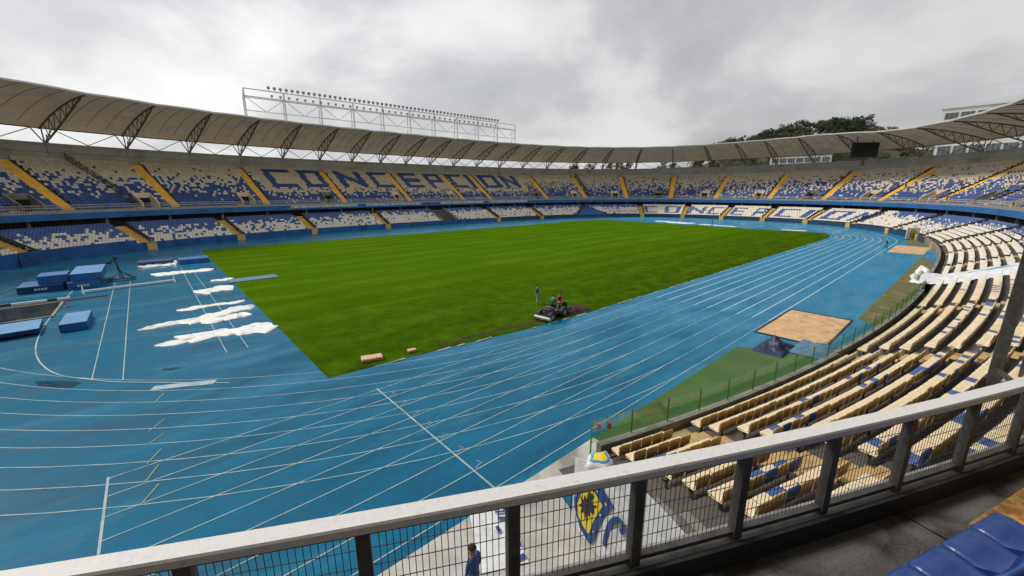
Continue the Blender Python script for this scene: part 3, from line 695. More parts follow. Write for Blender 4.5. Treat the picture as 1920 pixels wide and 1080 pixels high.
# ------------------------------------------------------------------ seats
def lowseat():
    w, v, f = .225, [], []
    # pan (front lip, top, back), back shell; y outward
    v = [(-w, -.20, .34), (w, -.20, .34), (w, -.20, .43), (-w, -.20, .43), (w, .18, .41), (-w, .18, .41), (-w, .23, .34), (w, .23, .34),
         (-w, .19, .76), (w, .19, .76), (w, .25, .76), (-w, .25, .76)]
    f = [(0, 1, 2, 3), (3, 2, 4, 5), (5, 4, 9, 8), (8, 9, 10, 11), (11, 10, 7, 6), (0, 3, 5, 6), (1, 7, 4, 2), (5, 8, 11, 6), (4, 7, 10, 9), (0, 6, 7, 1)]
    return np.array(v), f
LSV, LSF = lowseat()
def detail_seat(m1, m2, name):
    prof = [(-.215, .335), (-.225, .40), (-.20, .432), (-.12, .425), (0, .405), (.10, .405), (.165, .425), (.195, .50), (.205, .62), (.21, .755), (.235, .775), (.255, .755), (.245, .60), (.235, .44), (.20, .365), (0, .355)]
    xs = [-.232, -.222, -.19, -.09, 0, .09, .19, .222, .232]; v = []; f = []; n = len(prof)
    for i, x in enumerate(xs):
        e = (0.055 if i in (0, 8) else .02 if i in (1, 7) else 0); dip = .012*(1-(x/.23)**2)
        for j, (y, z) in enumerate(prof):
            zz = z-dip if 2 <= j <= 6 else z
            yy = y
            if e: zz = min(zz, .775-e) if 8 <= j <= 12 else zz-(e*.4 if j in (1, 2, 3) else 0); yy = y+((.055 if i in (0, 8) else .018) if j <= 3 else 0)
            v.append((x, yy, zz))
    for i in range(len(xs)-1):
        for j in range(n): f.append((i*n+j, (i+1)*n+j, (i+1)*n+(j+1) % n, i*n+(j+1) % n))
    f += [tuple(range(n))[::-1], tuple((len(xs)-1)*n+j for j in range(n))]
    mi = [1 if 10 <= (q % n) <= 13 and q < (len(xs)-1)*n else 0 for q in range(len(f))]
    me = bpy.data.meshes.new(name); me.from_pydata(v, [], [t[::-1] for t in f]); me.materials.append(MATS[m1]); me.materials.append(MATS[m2])
    me.polygons.foreach_set('material_index', mi); me.polygons.foreach_set('use_smooth', [True]*len(f)); me.update()
    return me
def walkway_seat():
    prof = [(-.225, .33), (-.235, .385), (-.215, .415), (-.15, .425), (-.05, .412), (.05, .405), (.12, .415), (.165, .455), (.185, .55), (.195, .66), (.205, .735), (.228, .752), (.250, .735), (.245, .60), (.235, .45), (.21, .36), (0, .34)]
    xs = [-.222, -.218, -.205, -.175, -.10, 0, .10, .175, .205, .218, .222]; dn = [.075, .035, .012, 0, 0, 0, 0, 0, .012, .035, .075]; n = len(prof); v = []; f = []
    for i, x in enumerate(xs):
        for j, (y, z) in enumerate(prof):
            zz, yy = z, y
            if j <= 6: zz = max(.325, z-dn[i]*(1 if j >= 1 else .2)+(.012*(x/.2)**2 if dn[i] < .01 else .010)); yy = y+dn[i]*(1.0 if j <= 3 else 0)
            elif j <= 13: zz = z-dn[i]*(1 if j >= 9 else .3); yy = y-(dn[i]*.5 if j < 11 else -dn[i]*.0)+.02*((x/.22)**2)*(-1 if j < 12 else -.6)
            v.append((x, yy, zz))
    for i in range(len(xs)-1):
        for j in range(n): f.append((i*n+j, i*n+(j+1) % n, (i+1)*n+(j+1) % n, (i+1)*n+j))
    f += [tuple(range(n)), tuple((len(xs)-1)*n+j for j in range(n))[::-1]]
    me = bpy.data.meshes.new('walkway_seat'); me.from_pydata(v, [], f); me.materials.append(MATS['near_blue_plastic']); me.polygons.foreach_set('use_smooth', [True]*(len(f)-2)+[False]*2); me.update(); return me
SEAT_CREAM = detail_seat('cream_plastic', 'tan_plastic', 'cream_seat'); SEAT_BLUE = detail_seat('blue_plastic', 'blue_plastic', 'blue_seat'); SEAT_WALK = walkway_seat()
def glyph(ch, u, v):
    """u across, v down, 0..1: is this point part of the letter"""
    w, h = .26, .2
    if ch == 'I': return True
    if ch == 'C': return u < w or v < h or v > 1-h
    if ch == 'O': return u < w or u > 1-w or v < h or v > 1-h
    if ch == 'N': return u < .24 or u > .76 or abs(u-v) < .17
    if ch == 'E': return u < w or v < h or v > 1-h or abs(v-.5) < .1
    if ch == 'P': return u < w or (v < h) or abs(v-.55) < .1 or (u > 1-w and v < .6)
def in_text(s, row, spans, r0, r1):
    """1 letter, 0 background, None outside the words"""
    for ch, a, b in spans:
        w = (a-b) % LEN; q = (a-s) % LEN
        if q <= w:
            return int(bool(glyph(ch, q/w, (r1-row+.5)/(r1-r0+1))))
    return 0
UT = [('C', 156.6, 150.6), ('O', 148.6, 143.0), ('N', 139.2, 131.8), ('C', 129.3, 123.2), ('E', 119.0, 112.5), ('P', 109.9, 103.8), ('C', 100.9, 95.4), ('I', 93.9, 92.2), ('O', 88.9, 81.6), ('N', 80.1, 74.1)]
LT = [('C', 32.1, 28.0), ('O', 25.4, 20.2), ('N', 17.4, 12.1), ('C', 10.8, 6.6), ('E', 3.2, LEN-.9), ('P', 473.3, 470.2), ('C', 466.6, 461.4), ('I', 459.2, 457.4), ('O', 453.6, 447.8), ('N', 445.6, 440.4)]
def seat_line(d, a, b, pitch, u=False):
    ss = np.array(srange(a, b, .25)); P = np.array([PT(s, d, u) for s in ss]); L_ = np.concatenate([[0], np.cumsum(np.hypot(*np.diff(P, axis=0).T))])
    q = np.arange(pitch/2, L_[-1], pitch); return np.interp(q, L_, ss), np.interp(q, L_, P[:, 0]), np.interp(q, L_, P[:, 1])
seats = []   # x,y,z,angle,colour(0 cream,1 blue,2 white),stand,row,s
for k in range(LROWS):
    d = L0D+LDD*k; S_, X_, Y_ = seat_line(d, 303.35-.09*k, LEN+213, .49)
    for s, x, y in zip(S_, X_, Y_):
        sm_ = s % LEN
        near = 302 < sm_ < 345
        if any(sdist(sm_, a) < (.75 if near else 1.0) for a in LA): continue
        if 349.7 < sm_ < 355.5: continue
        if 110.6 < sm_ < 116.6 or sdist(sm_, 53.5) < 6.6*(1-k/9.5): continue
        h = random.random()
        if near: c = 0 if k < 2 else (1 if h < (.05 if sm_ < 306.5 else .09+.008*k) else 0)
        elif 345 <= sm_ < 412: c = 1 if h < max(0, (k-6.2)*.45) else 2
        else:
            t = in_text(sm_, k, LT, 1, 7) if (sm_ > 438.5 or sm_ < 33) else None
            if t is not None: c = 1 if (t and 1 <= k <= 7) else 2
            elif sm_ > 425: c = 1 if h < max(.06, (k-4)*.22) else 2
            elif sm_ < 145: c = 1 if h < max(.10, (k-5.0)*.3) else 2
            else: c = 1 if h < max(.16, .16+(k-2.5)*.17) else 2
        nx, ny = NV(s); seats.append((x, y, L0Z+LDZ*k, math.atan2(-nx, ny), c, 0, k, sm_))
for k in range(UROWS):
    d = U0D+UDD*k; S_, X_, Y_ = seat_line(d, 398, LEN+216, .5)
    for s, x, y in zip(S_, X_, Y_):
        sm_ = s % LEN
        if any(sdist(sm_, a) < .92 for a in UA): continue
        if k < 6 and any(sdist(sm_, v) < 1.4 for v in VOM): continue
        if k < 2 and any(-1.4 < ((sm_-v+LEN/2) % LEN-LEN/2) < 2.7 for v in VOM): continue
        h = random.random(); q = k/(UROWS-1)
        pb = (1-sstep(.05, .88, q))*.93+.05*(q < .93)
        c = 1 if h < pb else 0
        if 72 < sm_ < 158.5:
            if 9 <= k <= 19: c = in_text(sm_, k, UT, 9, 19)
            elif k > 19: c = 0
            else: c = 1 if h < (.92 if k < 4 else .62 if k < 6 else .22) else 0
        elif c == 0 and 158 < sm_ < 230: c = 2 if random.random() < (.75 if q < .7 else .25) else 0
        elif sm_ < 60 or sm_ > 425:
            c = 1 if h < pb*.9 else (2 if q > .35 and random.random() < .55 else 0)
        nx, ny = NV(s); seats.append((x, y, U0Z+UDZ*k, math.atan2(-nx, ny), c, 1, k, sm_))
S = np.array([q[:4] for q in seats]); SC = np.array([q[4] for q in seats])
# only seats that lie in front of the camera, nearest 300 as things of their own
rel = S[:, :3]-np.array(CAM); dep = rel@np.array(F); px = rel@np.array(RT2)/np.maximum(dep, .01); py = rel@np.array(UP2)/np.maximum(dep, .01)
vis = (dep > 1) & (np.abs(px) < 1.45) & (np.abs(py) < .95)
inside = (dep > 1) & (np.abs(px) < 1.27) & (py > -.72) & (py < .72)
order = sorted([i for i in range(len(seats)) if inside[i] and seats[i][5] == 0 and seats[i][7] < 400], key=lambda i: dep[i])[:292]
ORD = ['front', 'second', 'third', 'fourth', 'fifth', 'sixth', 'seventh', 'eighth', 'ninth', 'back']
NEAR = set(order)
def ordw(n):
    ones = ['', 'first', 'second', 'third', 'fourth', 'fifth', 'sixth', 'seventh', 'eighth', 'ninth', 'tenth', 'eleventh', 'twelfth', 'thirteenth', 'fourteenth', 'fifteenth', 'sixteenth', 'seventeenth', 'eighteenth', 'nineteenth']
    if n < 20: return ones[n]
    t = ['', '', 'twent', 'thirt', 'fort', 'fift'][n//10]; return t+'ieth' if n % 10 == 0 else t+'y-'+ones[n % 10]
def blk_of(s): return 0 if s < 306.5 else 1 if s < 321.1 else 2 if s < 336 else 3
BN = ['short block beside yard', 'long block between tan stairs', 'block beyond second tan stair', 'block before tarpaulin']
cnt = {}
pos = {}
for i in sorted([i for i in range(len(seats)) if seats[i][5] == 0 and 302 < seats[i][7] < 349], key=lambda i: seats[i][7]):
    key = (seats[i][6], blk_of(seats[i][7])); cnt[key] = cnt.get(key, 0)+1; pos[i] = cnt[key]
for i in order:
    x, y, z, a, c, st, k, s = seats[i]
    o = link(bpy.data.objects.new('blue_seat' if c == 1 else 'cream_seat', SEAT_BLUE if c == 1 else SEAT_CREAM)); o.location = (x, y, z+.0); o.rotation_euler = (random.uniform(-.03, .03), 0, a+random.uniform(-.015, .015))
    b = blk_of(s)
    tag(o, '%s seat, %s row, %s, %s from near end' % ('blue' if c == 1 else 'cream', ORD[k], BN[b], ordw(pos[i])), 'seat', 'seats in the nearest lower stand blocks')
rest = np.array([i for i in range(len(seats)) if vis[i] and i not in NEAR])
nv, nf = len(LSV), len(LSF)
ca, sa_ = np.cos(S[rest, 3]), np.sin(S[rest, 3])
V = np.empty((len(rest), nv, 3))
V[:, :, 0] = S[rest, 0][:, None]+LSV[:, 0]*ca[:, None]-LSV[:, 1]*sa_[:, None]
V[:, :, 1] = S[rest, 1][:, None]+LSV[:, 0]*sa_[:, None]+LSV[:, 1]*ca[:, None]
V[:, :, 2] = S[rest, 2][:, None]+LSV[:, 2]+RNG.normal(0, .006, (len(rest), 1))
me = bpy.data.meshes.new('stadium_seats')
FA = np.array(LSF); FF = (np.arange(len(rest))[:, None, None]*nv+FA[None]).reshape(-1, 4)
me.vertices.add(len(rest)*nv); me.vertices.foreach_set('co', V.ravel())
me.loops.add(FF.size); me.loops.foreach_set('vertex_index', FF.ravel().astype(np.int32))
me.polygons.add(len(FF)); me.polygons.foreach_set('loop_start', np.arange(0, FF.size, 4, dtype=np.int32))
for m in ('cream_plastic', 'blue_plastic', 'white_plastic'): me.materials.append(MATS[m])
me.polygons.foreach_set('material_index', np.repeat(SC[rest], nf).astype(np.int32)); me.update(calc_edges=True); me.validate()
o = link(bpy.data.objects.new('stadium_seats', me)); tag(o, 'thousands of cream, white and blue seats filling both stands', 'seats', kind='stuff')
# beams carrying the near seats
for k in range(LROWS):
    for a, b in ((302.9, 305.75), (307.35, 320.3), (321.9, 335.2)):
        mb = MB(); d = L0D+LDD*k+.05; z = L0Z+LDZ*k; sweep(mb, [(d-.035, z+.245), (d-.035, z+.315), (d+.035, z+.315), (d+.035, z+.245), (d-.035, z+.245)], srange(a+.1, b-.1, .8))
        for q in srange(a+.2, b-.2, 2.2): mb.bar((*PT(q, d), z), (*PT(q, d), z+.27), .06)
        put(mb.build('seat_beam', 'post_steel'), lower, LW)

# ------------------------------------------------------------------ near walkway: railing, seats, timber step
rl = empty('walkway_railing', (*PT(297, 9.15, True), 7.2)); RLW = rl.location.copy(); tag(rl, 'steel railing with pale handrail and wire mesh along the upper walkway edge', 'railing')
def prl(o): return put(o, rl, RLW)
STEP = .885; posts = [296.8+STEP*i for i in range(-14, 18)]
for s in posts:
    x, y = PT(s, 9.13, True); nx, ny = NV(s); mb = MB()
    a = Vector((x, y, 0)); t = Vector((-ny, nx, 0)); n_ = Vector((nx, ny, 0))
    mb.hexa([a-t*.045-n_*.03+Vector((0, 0, 7.02)), a+t*.045-n_*.03+Vector((0, 0, 7.02)), a+t*.045+n_*.045+Vector((0, 0, 7.02)), a-t*.045+n_*.045+Vector((0, 0, 7.02)),
             a-t*.045-n_*.03+Vector((0, 0, 8.03)), a+t*.045-n_*.03+Vector((0, 0, 8.03)), a+t*.045+n_*.045+Vector((0, 0, 8.03)), a-t*.045+n_*.045+Vector((0, 0, 8.03))])
    prl(mb.build('post', 'post_steel'))
mb = MB(); sweep(mb, [(9.06, 8.035), (9.06, 8.085), (9.07, 8.10), (9.19, 8.10), (9.20, 8.085), (9.20, 8.035), (9.06, 8.035)], srange(posts[0], posts[-1], .2), False, True); prl(mb.build('handrail', 'rail_white'))
mb = MB(); sweep(mb, [(9.10, 7.24), (9.10, 7.28), (9.16, 7.28), (9.16, 7.24), (9.10, 7.24)], srange(posts[0], posts[-1], .3), False, True); prl(mb.build('bottom_rail', 'post_steel'))
mb = MB(); sweep(mb, [(9.09, 8.0), (9.09, 8.034), (9.17, 8.034), (9.17, 8.0), (9.09, 8.0)], srange(posts[0], posts[-1], .3), False, True); prl(mb.build('top_bracket', 'post_steel'))
for s0, s1 in zip(posts, posts[1:]):
    mb = MB(); a, b = s0+.045, s1-.045
    for i in range(1, 20):
        s = a+(b-a)*i/20; x, y = PT(s, 9.115, True); mb.bar((x, y, 7.28), (x, y, 8.0), .0045)
    for z in (7.42, 7.56, 7.70, 7.84, 7.96): mb.bar((*PT(a, 9.112, True), z), (*PT(b, 9.112, True), z), .0045)
    prl(mb.build('wire_mesh', 'wire'))
S_, X_, Y_ = seat_line(U0D+.22-.04, 298.55, 300.6, .45, True)
wl = ['blue seat at the bottom edge, leftmost of the walkway row', 'blue seat on the walkway, second from the left of its row', 'blue seat on the walkway, third from the left of its row', 'blue seat on the walkway, fourth from the left of its row', 'blue seat on the walkway beside the timber step, fifth from left']
for i, s in enumerate([298.27+.406*j for j in range(6)]):
    x, y = PT(s, 10.10+.21, False); nx, ny = NV(s)
    o = link(bpy.data.objects.new('blue_seat', SEAT_WALK)); o.location = (x, y, 6.99); o.rotation_euler = (0, 0, math.atan2(-nx, ny)); o.rotation_euler.z += random.uniform(-.02, .02)
    tag(o, wl[i] if i < 5 else 'blue walkway seat at the right frame edge behind the timber step', 'seat', 'blue seats on the upper walkway')
mb = MB(); mb.sd(300.42, 303.4, 9.98, 10.62, 7.012, 7.22)
o = mb.build('timber_step', 'timber', bevel=.012); tag(o, 'rough orange timber step box on the wet walkway by the blue seats', 'step box')

# ------------------------------------------------------------------ tunnel yard: banners, person
def lerp(a, b, t): return a+(b-a)*t
SB = 301.2
def bpt(d, z, lift=0.): x, y = PT(SB-.02-lift, d); return (x, y, z)
mb = MB(); nn = 16; vs = []; fs = []
TOPZ = lambda d: float(np.interp(d, [2.1, 3.4, 4.9, 6.2, 7.4], [2.35, 3.0, 3.45, 3.4, 3.4]))
for i in range(nn+1):
    d = lerp(2.1, 7.2, i/nn)
    for j in range(8): z = lerp(max(.05, TOPZ(d)-3.2), TOPZ(d), j/7); vs.append(bpt(d, z, .02*math.sin(d*3+z*2)))
for i in range(nn):
    for j in range(7): a = i*8+j; fs.append((a, a+1, a+9, a+8))
mb.add(vs, fs); ban = mb.build('club_banner', 'banner_white'); tag(ban, 'white banner with blue and yellow diamond crest hung in the tunnel yard', 'banner')
sol = ban.modifiers.new('thick', 'SOLIDIFY'); sol.thickness = .015
def flat(name, pts, m, lift, par):
    mb = MB(); mb.add([bpt(d, z, lift) for d, z in pts], [tuple(range(len(pts)))]); return mb.build(name, m, par)
flat('crest_border', [(2.93, 2.42), (3.23, 2.5), (4.06, 2.25), (3.72, 1.59), (3.46, 0.96), (3.23, 0.30), (3.05, .14), (2.58, 0.26), (2.25, 0.69), (2.2, 1.01), (2.46, 1.75)], 'emblem_blue', .05, ban)
flat('crest_field', [(2.91, 2.10), (3.64, 1.91), (3.28, 1.13), (3.06, 0.46), (2.76, .48), (2.48, 0.62), (2.42, 0.97), (2.6, 1.5)], 'emblem_yellow', .06, ban)
flat('crest_bird', [(2.55, 1.40), (2.72, 1.34), (2.80, 1.60), (2.90, 1.52), (3.02, 1.90), (3.26, 1.90), (3.14, 1.66), (3.22, 1.60), (3.44, 1.73), (3.26, 1.50), (3.30, 1.34), (3.10, 1.26), (3.10, 1.06), (2.98, 1.10), (3.0, .82), (2.90, .98), (2.84, .74), (2.80, 1.0), (2.60, 0.82), (2.68, 1.05), (2.50, 1.02), (2.66, 1.20)], 'emblem_black', .07, ban)
for d, z in ((2.55, 1.68), (3.37, 2.16), (3.78, 2.07), (3.58, 1.56), (2.36, 1.22), (3.3, .75)):
    mb = MB(); pts = [bpt(d+.06*(1 if q % 2 == 0 else .45)*math.cos(q*math.pi/5+.3), z+.06*(1 if q % 2 == 0 else .45)*math.sin(q*math.pi/5+.3), .07) for q in range(10)]; mb.add(pts, [tuple(range(10))])
    mb.build('crest_star', 'banner_white', ban)
arc = [(3.78, .75), (3.82, 1.05), (3.9, 1.41), (4.01, 1.68), (4.17, 1.92), (4.33, 2.06), (4.47, 2.07), (4.52, 1.92), (4.40, 1.74)]
mb = MB(); vs = []
for i, (d, z) in enumerate(arc):
    a, b = arc[max(0, i-1)], arc[min(len(arc)-1, i+1)]; t = Vector((b[0]-a[0], b[1]-a[1])).normalized(); w = .075
    vs += [bpt(d-t.y*w, z+t.x*w, .055), bpt(d+t.y*w, z-t.x*w, .055)]
mb.add(vs, [(2*i, 2*i+2, 2*i+3, 2*i+1) for i in range(len(arc)-1)]); mb.build('banner_letter', 'emblem_blue', ban)
x, y = PT(301.35, 3.1); mb = MB(); vs = []; fs = []
for j in range(7):
    ph = math.pi/2*j/6
    for i in range(14): th = 2*math.pi*i/14; vs.append((x+.44*math.cos(th)*math.cos(ph)*(1+.2*math.sin(3*th)+.1*math.sin(5*th)), y+.36*math.sin(th)*math.cos(ph)*(1+.15*math.cos(4*th)), 2.78+.24*math.sin(ph)))
for j in range(6):
    for i in range(14): fs.append((j*14+i, j*14+(i+1) % 14, (j+1)*14+(i+1) % 14, (j+1)*14+i))
mb.add(vs, fs); mb.m = [2 if q//14 >= 4 else 1 if q//14 == 3 else 0 for q in range(len(fs))]
o = mb.build('folded_flag', ['banner_white', 'mat_top', 'emblem_yellow'], smooth=True); tag(o, 'bundled white flag with yellow and blue stripes on the yard wall', 'flag')
# cloth lying on the yard concrete
c4 = [Vector((-1.35, -.35)), Vector((-.15, -.95)), Vector((-1.15, -2.9)), Vector((-2.35, -2.3))]
mb = MB(); vs = []; fs = []
for j in range(15):
    v = j/14
    for i in range(9):
        u = i/8; q = c4[0].lerp(c4[1], u).lerp(c4[3].lerp(c4[2], u), v); vs.append((q.x, q.y, .03+.05*abs(mnoise.noise(Vector((q.x*2, q.y*2, 1))))))
for j in range(14):
    for i in range(8): a = j*9+i; fs.append((a, a+1, a+10, a+9))
mb.add(vs, fs); cl = mb.build('white_banner', 'banner_white', smooth=True); tag(cl, 'white banner with blue curves spread on the yard concrete', 'banner')
def onc(u, v): q = c4[0].lerp(c4[1], u).lerp(c4[3].lerp(c4[2], u), v); return (q.x, q.y)
for pts, w in (([(.95, .0), (.8, .12), (.6, .1)], .10), ([(.62, .22), (.8, .25), (.85, .38)], .12), ([(.55, .36), (.58, .46)], .12), ([(.98, .30), (.80, .42), (.78, .58), (.96, .75)], .07), ([(.99, .45), (.90, .55), (.95, .68)], .06), ([(.75, .95), (.97, .9)], .14)):
    mb = MB(); mb.ribbon([onc(*q) for q in pts], w, .105); mb.build('blue_mark', 'emblem_blue', cl)

# ------------------------------------------------------------------ people
def person(label, loc, rz, top, legs, pose='stand', hairm='hair', group=None, h=1.75):
    k = h/1.75
    J = {}; E_ = []
    def j(n, x, y, z, r): J[n] = (Vector((x, y, z))*k, r*k)
    if pose == 'sit':
        j('pel', 0, 0, .55, .15); j('sp', 0, .02, .80, .15); j('ch', 0, .06, 1.02, .17); j('nk', 0, .09, 1.20, .06); j('hd', 0, .12, 1.30, .09); j('tp', 0, .13, 1.43, .085)
        for s_, n in ((1, 'l'), (-1, 'r')):
            j(n+'hip', s_*.10, .02, .53, .10); j(n+'kn', s_*.16, .44, .56, .065); j(n+'an', s_*.16, .48, .10, .045); j(n+'to', s_*.17, .66, .05, .04)
            j(n+'sh', s_*.19, .05, 1.12, .065); j(n+'el', s_*.24, .18, .88, .045); j(n+'wr', s_*.18, .40, .82, .03); j(n+'hn', s_*.17, .48, .81, .035)
    else:
        b = {'stand': 0., 'walk': .04, 'bend': .30}[pose]
        st = {'stand': .07, 'walk': .18, 'bend': .12}[pose]
        j('pel', 0, 0, .93, .145); j('sp', 0, .02+b*.25, 1.12-b*.06, .14); j('ch', 0, .03+b*.8, 1.33-b*.25, .165); j('nk', 0, .04+b*1.3, 1.48-b*.42, .06); j('hd', 0, .06+b*1.55, 1.58-b*.45, .088); j('tp', 0, .07+b*1.7, 1.70-b*.47, .085)
        for s_, n in ((1, 'l'), (-1, 'r')):
            f = s_*st
            j(n+'hip', s_*.095, 0, .88, .10); j(n+'kn', s_*.10, f*.6+.03, .50, .07); j(n+'an', s_*.10, f, .09, .045); j(n+'to', s_*.12, f+.17, .045, .04)
            j(n+'sh', s_*.20, .03+b*.85, 1.41-b*.32, .07); j(n+'el', s_*.25, .02+b*1.1-f*.4, 1.14-b*.7, .045); j(n+'wr', s_*.24, .10+b*1.3-f*.6, .90-b*.8, .03); j(n+'hn', s_*.235, .12+b*1.35-f*.6, .82-b*.85, .035)
    names = list(J)
    E_ = [('pel', 'sp'), ('sp', 'ch'), ('ch', 'nk'), ('nk', 'hd'), ('hd', 'tp')]
    for n in 'lr': E_ += [('pel', n+'hip'), (n+'hip', n+'kn'), (n+'kn', n+'an'), (n+'an', n+'to'), ('ch', n+'sh'), (n+'sh', n+'el'), (n+'el', n+'wr'), (n+'wr', n+'hn')]
    for n in 'lr':      # five short fingers
        base = J[n+'hn'][0]; dr = (base-J[n+'wr'][0]).normalized(); sd_ = Vector((0, 1, 0)) if abs(dr.z) > .6 else Vector((1, 0, 0))
        for q, (o_, l_) in enumerate(((-.045, .05), (-.026, .085), (-.008, .095), (.010, .088), (.028, .07))):
            nm = n+'f%d' % q; J[nm] = (base+(sd_*o_+dr*l_)*k, .009*k); names.append(nm); E_.append((n+'hn', nm))
    J['nose'] = (J['hd'][0]+Vector((0, .115, .03))*k, .018*k); names.append('nose'); E_.append(('hd', 'nose'))
    me = bpy.data.meshes.new('p'); me.from_pydata([J[n][0] for n in names], [(names.index(a), names.index(b)) for a, b in E_], [])
    o = bpy.data.objects.new('p', me); COL.objects.link(o)
    md = o.modifiers.new('skin', 'SKIN'); sk = me.skin_vertices[0].data
    for i, n in enumerate(names): r = J[n][1]; sk[i].radius = (r, r*(.72 if n in ('pel', 'sp', 'ch') else 1)); sk[i].use_root = n == 'pel'
    ss = o.modifiers.new('sub', 'SUBSURF'); ss.levels = 1; ss.render_levels = 1
    dg = bpy.context.evaluated_depsgraph_get(); m2 = bpy.data.meshes.new_from_object(o.evaluated_get(dg))
    bpy.data.objects.remove(o)
    for m in ('skin', top, legs, 'black_rubber'): m2.materials.append(MATS[m])
    for p_ in m2.polygons:
        c = p_.center; best = min(names, key=lambda n: (J[n][0]-c).length-J[n][1]*.6)
        p_.material_index = 0 if best in ('hd', 'tp', 'nk', 'nose') or best.endswith('hn') or best[1:2] == 'f' else 3 if best[1:] == 'to' else 2 if best == 'pel' or best[1:] in ('hip', 'kn', 'an') else 1
        p_.use_smooth = True
    ob = link(bpy.data.objects.new('person', m2)); ob.location = loc; ob.rotation_euler = (0, 0, rz)
    # hair cap
    mb = MB(); ctr = (J['tp'][0]+J['hd'][0])/2+Vector((0, -.012, .045))*k; rr = .112*k; vs = []; fs = []
    for a in range(5):
        ph = math.pi/2*a/4.2
        for b_ in range(10): th = 2*math.pi*b_/10; vs.append(ctr+Vector((math.cos(th)*math.cos(ph)*rr*.92, math.sin(th)*math.cos(ph)*rr-.01, math.sin(ph)*rr)))
    for a in range(4):
        for b_ in range(10): fs.append((a*10+b_, a*10+(b_+1) % 10, (a+1)*10+(b_+1) % 10, (a+1)*10+b_))
    mb.add(vs, fs); mb.build('hair', hairm, ob, smooth=True)
    tag(ob, label, 'person', group); return ob
GZ = .035
person('person in blue jacket and pale trousers standing on the grass watching', (17.9, 15.9, GZ), R(-150), 'cloth_blue', 'cloth_beige', h=1.8)
person('person in dark teal jacket leaning beside the turf machine', (16.3, 12.55, GZ), R(-60), 'cloth_teal', 'cloth_dark', 'bend')
person('person in red jacket seated on the turf machine', (17.55, 12.85, GZ+.22), R(150), 'cloth_red', 'cloth_dark', 'sit')
person('person in black walking on the far end of the home straight', (89.3, .15, 0), R(190), 'cloth_dark', 'cloth_teal', 'walk')
person('person in blue jacket standing in the tunnel yard below the railing', (-2.94, -2.83, .01), R(20), 'cloth_blue', 'cloth_dark')
for i, (s, k_, c, lab) in enumerate([(458.7, 14, 'cloth_red', 'person in red on a far right yellow stair of the upper tier'), (446.5, 8, 'cloth_red', 'person in red beside the yellow stair nearest the scoreboard'), (443.6, 7, 'cloth_dark', 'person in black standing among seats in the right upper tier'),
                                     (433.0, 8, 'cloth_red', 'person in red beside the rightmost yellow stair, middle rows'), (428.4, 1, 'cloth_red', 'person in red low in the right upper tier, right of a pair'), (430.4, 0, 'cloth_red', 'person in red at the front rail of the right upper tier')]):
    x, y = PT(s, U0D+UDD*k_-.25); nx, ny = NV(s); person(lab, (x, y, U0Z+UDZ*k_), math.atan2(nx, -ny)+math.pi*0, c, 'cloth_dark', group='people in the right upper tier')

# ------------------------------------------------------------------ turf machine, soil
tm = empty('turf_machine', (15.9, 12.1, GZ), R(8)); tag(tm, 'dark turf machine with wheels digging at the edge of the pitch', 'machine')
mb = MB(); mb.box(-1.2, 1.9, -.42, .42, .30, .46); mb.box(-1.35, -1.15, -.7, .7, .25, .5); mb.build('frame', 'black_rubber', tm, bevel=.03)
mb = MB(); mb.box(-.95, -.1, -.36, .36, .46, .95); mb.box(-.8, -.3, -.25, .25, .95, 1.05); mb.build('engine', 'post_steel', tm, bevel=.05)
mb = MB(); mb.box(-.05, .5, -.3, .3, .46, .62); mb.build('tray', 'machine_red', tm, bevel=.03)
for x, y, r, w in ((-.9, -.55, .38, .25), (-.9, .55, .38, .25), (.8, -.55, .42, .3), (.8, .55, .42, .3), (1.65, -.5, .3, .2), (1.65, .5, .3, .2)):
    mb = MB(); mb.tube((x, y-w/2, r), (x, y+w/2, r), r, 16); wh = mb.build('wheel', 'black_rubber', tm)
    mb = MB(); mb.tube((x, y-w/2-.01, r), (x, y+w/2+.01, r), r*.45, 12); mb.build('rim', 'steel_grey', wh)
mb = MB(); mb.box(1.35, 1.85, -.25, .25, .46, .62); mb.box(1.78, 1.88, -.25, .25, .62, .95); mb.build('seat', 'black_rubber', tm, bevel=.03)
mb = MB(); mb.tube((.55, 0, .5), (1.0, 0, 1.1), .03); mb.tube((.98, -.25, 1.1), (.98, .25, 1.1), .025); mb.tube((-1.2, -.3, .5), (-1.6, -.3, .95), .025); mb.build('steering', 'steel_grey', tm)
mb = MB(); mb.tube((-1.28, -.75, .25), (-1.28, .75, .25), .2, 12); mb.build('roller', 'steel_grey', tm)
s1 = heap('soil_mound', 17.9, 20.4, 11.3, 13.4, 'soil', .42, 1.6, .03, 22, 16, .8); tag(s1, 'dark mound of dug soil and turf beside the turf machine', 'soil mound')
mb = MB(); vs = []; fs = []; tp = [(5.6, 12.85), (6.8, 12.9), (8.1, 12.95), (9.2, 12.8), (10.3, 12.65), (12, 12.4), (13.8, 12.2), (15.0, 11.9)]
tr_ = []
for (a, b) in zip(tp, tp[1:]):
    for q in range(8): tr_.append((lerp(a[0], b[0], q/8), lerp(a[1], b[1], q/8)))
for i, (x, y) in enumerate(tr_):
    w = .16+.14*mnoise.noise(Vector((x*1.7, y, 0))); hh = .05+.09*abs(mnoise.noise(Vector((x*2.3, y, 5)))); yy = y+.12*mnoise.noise(Vector((x*1.2, 9, 5)))
    vs += [(x, yy-w, .034), (x+.05, yy, .037+hh), (x, yy+w, .034)]
for i in range(len(tr_)-1):
    for q in (0, 1): a = 3*i+q; fs.append((a, a+3, a+4, a+1))
mb.add(vs, fs); o = mb.build('trench_spoil', 'soil', smooth=True); tag(o, 'thin dark line of trench spoil along the near pitch edge', 'soil')
